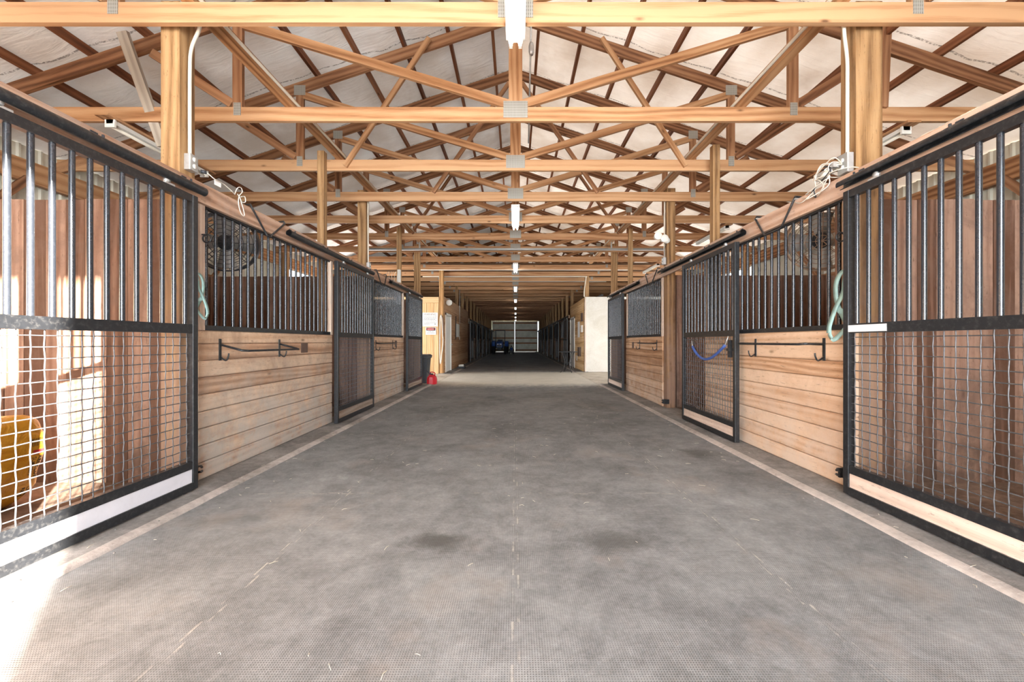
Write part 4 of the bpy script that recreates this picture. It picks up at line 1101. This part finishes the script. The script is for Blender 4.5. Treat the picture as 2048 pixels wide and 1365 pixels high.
# bistro table
t = thing('bistro_table', 'round metal table with curved legs standing beside the orange wall', 'table', (1.88, 14.35, 0))
MB().lathe([(0, .725), (.335, .725), (.345, .735), (.335, .75), (0, .75)], (0, 0, 0), 36).build('table_top', M['dark'], t)
for k in range(4):
    a = k*math.pi/2+.35; P = [(.25, .72), (.2, .6), (.13, .42), (.13, .3), (.2, .12), (.29, 0.01)]
    MB().tube(smooth_path([(r*math.cos(a), r*math.sin(a), z) for r, z in P], 5), .013, 8).build('leg', M['black'], t)
MB().tube(arc((0, 0, .34), .13, 0, 2*math.pi, 24, 'XY')[:-1], .009, 8, closed=True).build('stretcher_ring', M['black'], t)

# ------------------------------------------------------------------ tractor at the far end
t = thing('tractor', 'blue compact tractor parked at the far end before the ribbed doors', 'tractor', (-1.42, 36.2, 0))
def wheel(x, y, r, wd, nm='wheel'):
    m = MB().lathe([(r*.5, -wd/2), (r*.93, -wd/2), (r, -wd*.35), (r, wd*.35), (r*.93, wd/2), (r*.5, wd/2), (r*.5, -wd/2)], (0, 0, 0), 32, 'X')
    for k in range(18):
        a = 2*math.pi*k/18; c = Vector((0, math.cos(a)*r, math.sin(a)*r)); m.beam(c+Vector((-wd*.45, 0, 0)), c+Vector((wd*.45, 0, 0)), .04, .04, side=(0, math.cos(a), math.sin(a)))
    o = m.build(nm, M['tyre'], t, loc=(x, y, r+.01))
    MB().lathe([(0, -wd*.2), (r*.52, -wd*.3), (r*.52, wd*.3), (0, wd*.2)], (0, 0, 0), 20, 'X').build('rim', M['white_paint'], o)
for s in (-1, 1): wheel(s*.62, .9, .55, .34); wheel(s*.5, -.75, .34, .22)
m = MB()
for (w_, y, z0, z1) in ((.26, -1.0, .62, .98), (.29, -.8, .56, 1.08), (.31, -.2, .56, 1.16), (.31, .35, .56, 1.2)):
    for (a, z) in ((-1, z0), (-1, z1-.08), (-.7, z1), (.7, z1), (1, z1-.08), (1, z0)): m.v.append((a*w_, y, z))
for i in range(3):
    for k in range(6): m.poly([i*6+k, i*6+(k+1) % 6, i*6+6+(k+1) % 6, i*6+6+k])
m.poly([5, 4, 3, 2, 1, 0]); m.poly([18, 19, 20, 21, 22, 23]); m.build('hood', M['blue'], t, bevel=.02)
MB().box(-.2, .2, -1.03, -.99, .66, .82).build('grille', M['dark'], t, bevel=.005)
for s in (-1, 1): MB().box(s*.13-.06, s*.13+.06, -1.035, -1.0, .85, .91).build('headlight', M['tape'], t, bevel=.01)
MB().box(-.2, .2, -1.0, 1.1, .36, .6).build('chassis', M['dark'], t, bevel=.02)
for s in (-1, 1):
    m = MB(); m.lathe([(.62, -.16), (.62, .16), (.6, .16), (.6, -.16)], (s*.6, .9, .56), 14, 'X', a0=math.radians(10), a1=math.radians(170)); m.build('fender', M['blue'], t)
m = MB(); m.box(-.22, .22, .65, 1.05, .82, .92); m.box(-.22, .22, 1.02, 1.12, .92, 1.3); m.build('seat', M['dark'], t, bevel=.03)
m = MB(); m.tube(arc((0, .42, 1.28), .17, 0, 2*math.pi, 20, 'XY')[:-1], .015, 8, closed=True); m.tube([(0, .42, 1.28), (0, .3, 1.0)], .02, 8); m.build('steering_wheel', M['dark'], t)
MB().tube(smooth_path([(-.43, 1.2, .5), (-.43, 1.2, 1.6), (-.43, 1.2, 2.1), (-.38, 1.2, 2.15), (.38, 1.2, 2.15), (.43, 1.2, 2.1), (.43, 1.2, 1.6), (.43, 1.2, .5)], 4), .032, 8).build('roll_bar', M['dark'], t)
t = thing('mower_implement', 'dark implement parked to the right of the blue tractor', 'implement', (-.36, 35.6, 0))
MB().box(-.2, .2, -.5, .5, .12, .35).build('deck', M['dark'], t, bevel=.03)
m = MB(); m.tube([(-.2, .3, .3), (0, 0, .75), (.2, -.3, .35)], .03, 8); m.build('arm', M['dark'], t)
for s in (-1, 1): MB().lathe([(0, -.05), (.12, -.05), (.13, 0), (.12, .05), (0, .05)], (s*.16, -.4, .135), 16, 'X').build('wheel', M['tyre'], t)
MB().lathe([(0, 0), (.1, 0), (.1, .2), (0, .22)], (0, .1, .35), 14).build('engine', M['blue'], t)

# ------------------------------------------------------------------ far stalls
def far_front(s, y0, y1, label):
    t = thing('stall_front', label, 'stall front', (s*2.46, y0, 0), 0, 'dark far stall fronts'); L = y1-y0
    m = MB(); z = .03
    while z < 1.17: m.box(-.02, .02, 0, L, z, z+.138); z += .142
    m.build('board_panel', M['panel'], t)
    MB().box(-.024, .024, 0, L, 1.192, 1.23).build('bottom_rail', M['black'], t)
    for i in range(int(L/.1)):
        pass
    m = MB()
    for i in range(int(L/.1)): m.tube([(0, .05+i*.1, 1.23), (0, .05+i*.1, 2.16)], .0125, 6, cap=False)
    m.build('bars', M['bar'], t)
    return t
for s, nm, y0 in ((-1, 'left', 20.7), (1, 'right', 18.05)):
    y = y0; k = 0; ff = None
    while y+3.65 < YB+.2:
        d = dup(dB, (s*DX, y, 0), 0, 'dark stall door in the far %s row, %s past the tack room' % (nm, ord_(k+1)), 'far sliding stall doors')
        lab = 'dark stall front in the far %s row, %s past the tack room' % (nm, ord_(k+1))
        if ff is None: ff = far_front(s, y+1.38, y+3.6, lab)
        else: dup(ff, (s*2.46, y+1.38, 0), 0, lab)
        o = MB().box(min(s*2.52, s*6.0), max(s*2.52, s*6.0), y-.03, y+.01, .012, 2.2, grain=2).build('stall_partition', M['partition'])
        tag(o, 'plank partition in the far %s row, %s past the tack room' % (nm, ord_(k+1)), 'stall partition', 'plank partitions in the far rows')
        y += 3.65; k += 1
    tag(MB().box(min(s*2.40, s*2.44), max(s*2.40, s*2.44), y0-.05, YB-.15, 2.165, 2.31).build('header_board', M['header']), 'header board over the far %s row of stalls' % nm, 'header board')
    track(s*2.335, y0, YB-.3, 'long door track over the far %s row of stalls' % nm)

# ------------------------------------------------------------------ litter on the floor
m = MB()
for i in range(150):
    y = random.uniform(1.3, 7); x = random.uniform(-2.1, 2.1) if i % 3 else random.choice((-1, 1))*random.uniform(1.9, 2.35)
    z = .003 if abs(x) < 2.1 else .028
    a = random.uniform(0, 6.3); L = random.uniform(.01, .05); d = Vector((math.cos(a), math.sin(a), 0))*L
    p = Vector((x, y, z)); q = p+d
    if (abs(q.x) > 2.1) != (abs(x) > 2.1): q = p-d*.2
    mid = (p+q)/2+Vector((random.uniform(-.006, .006), random.uniform(-.006, .006), .002)); m.tube([p, mid, q], .0009, 5)
tag(m.build('straw_bits', M['straw']), 'stray bits of straw scattered on the rubber mats', 'straw', kind='stuff')
m = MB()
for i in range(110):
    y = random.uniform(1.3, 6); x = random.uniform(-2.1, 2.1); z = .002
    if i % 2: x = random.choice((-1, 1))*random.uniform(2.0, 2.3); z = .004 if abs(x) < 2.12 else .024
    r = random.uniform(.002, .006); m.lathe([(0, -r*.3), (r, 0), (r*.7, r*.6), (0, r*.8)], (x, y, z), 6, smooth=False)
tag(m.build('grit', M['apron']), 'small stones and grit along the floor mats', 'grit', kind='stuff')
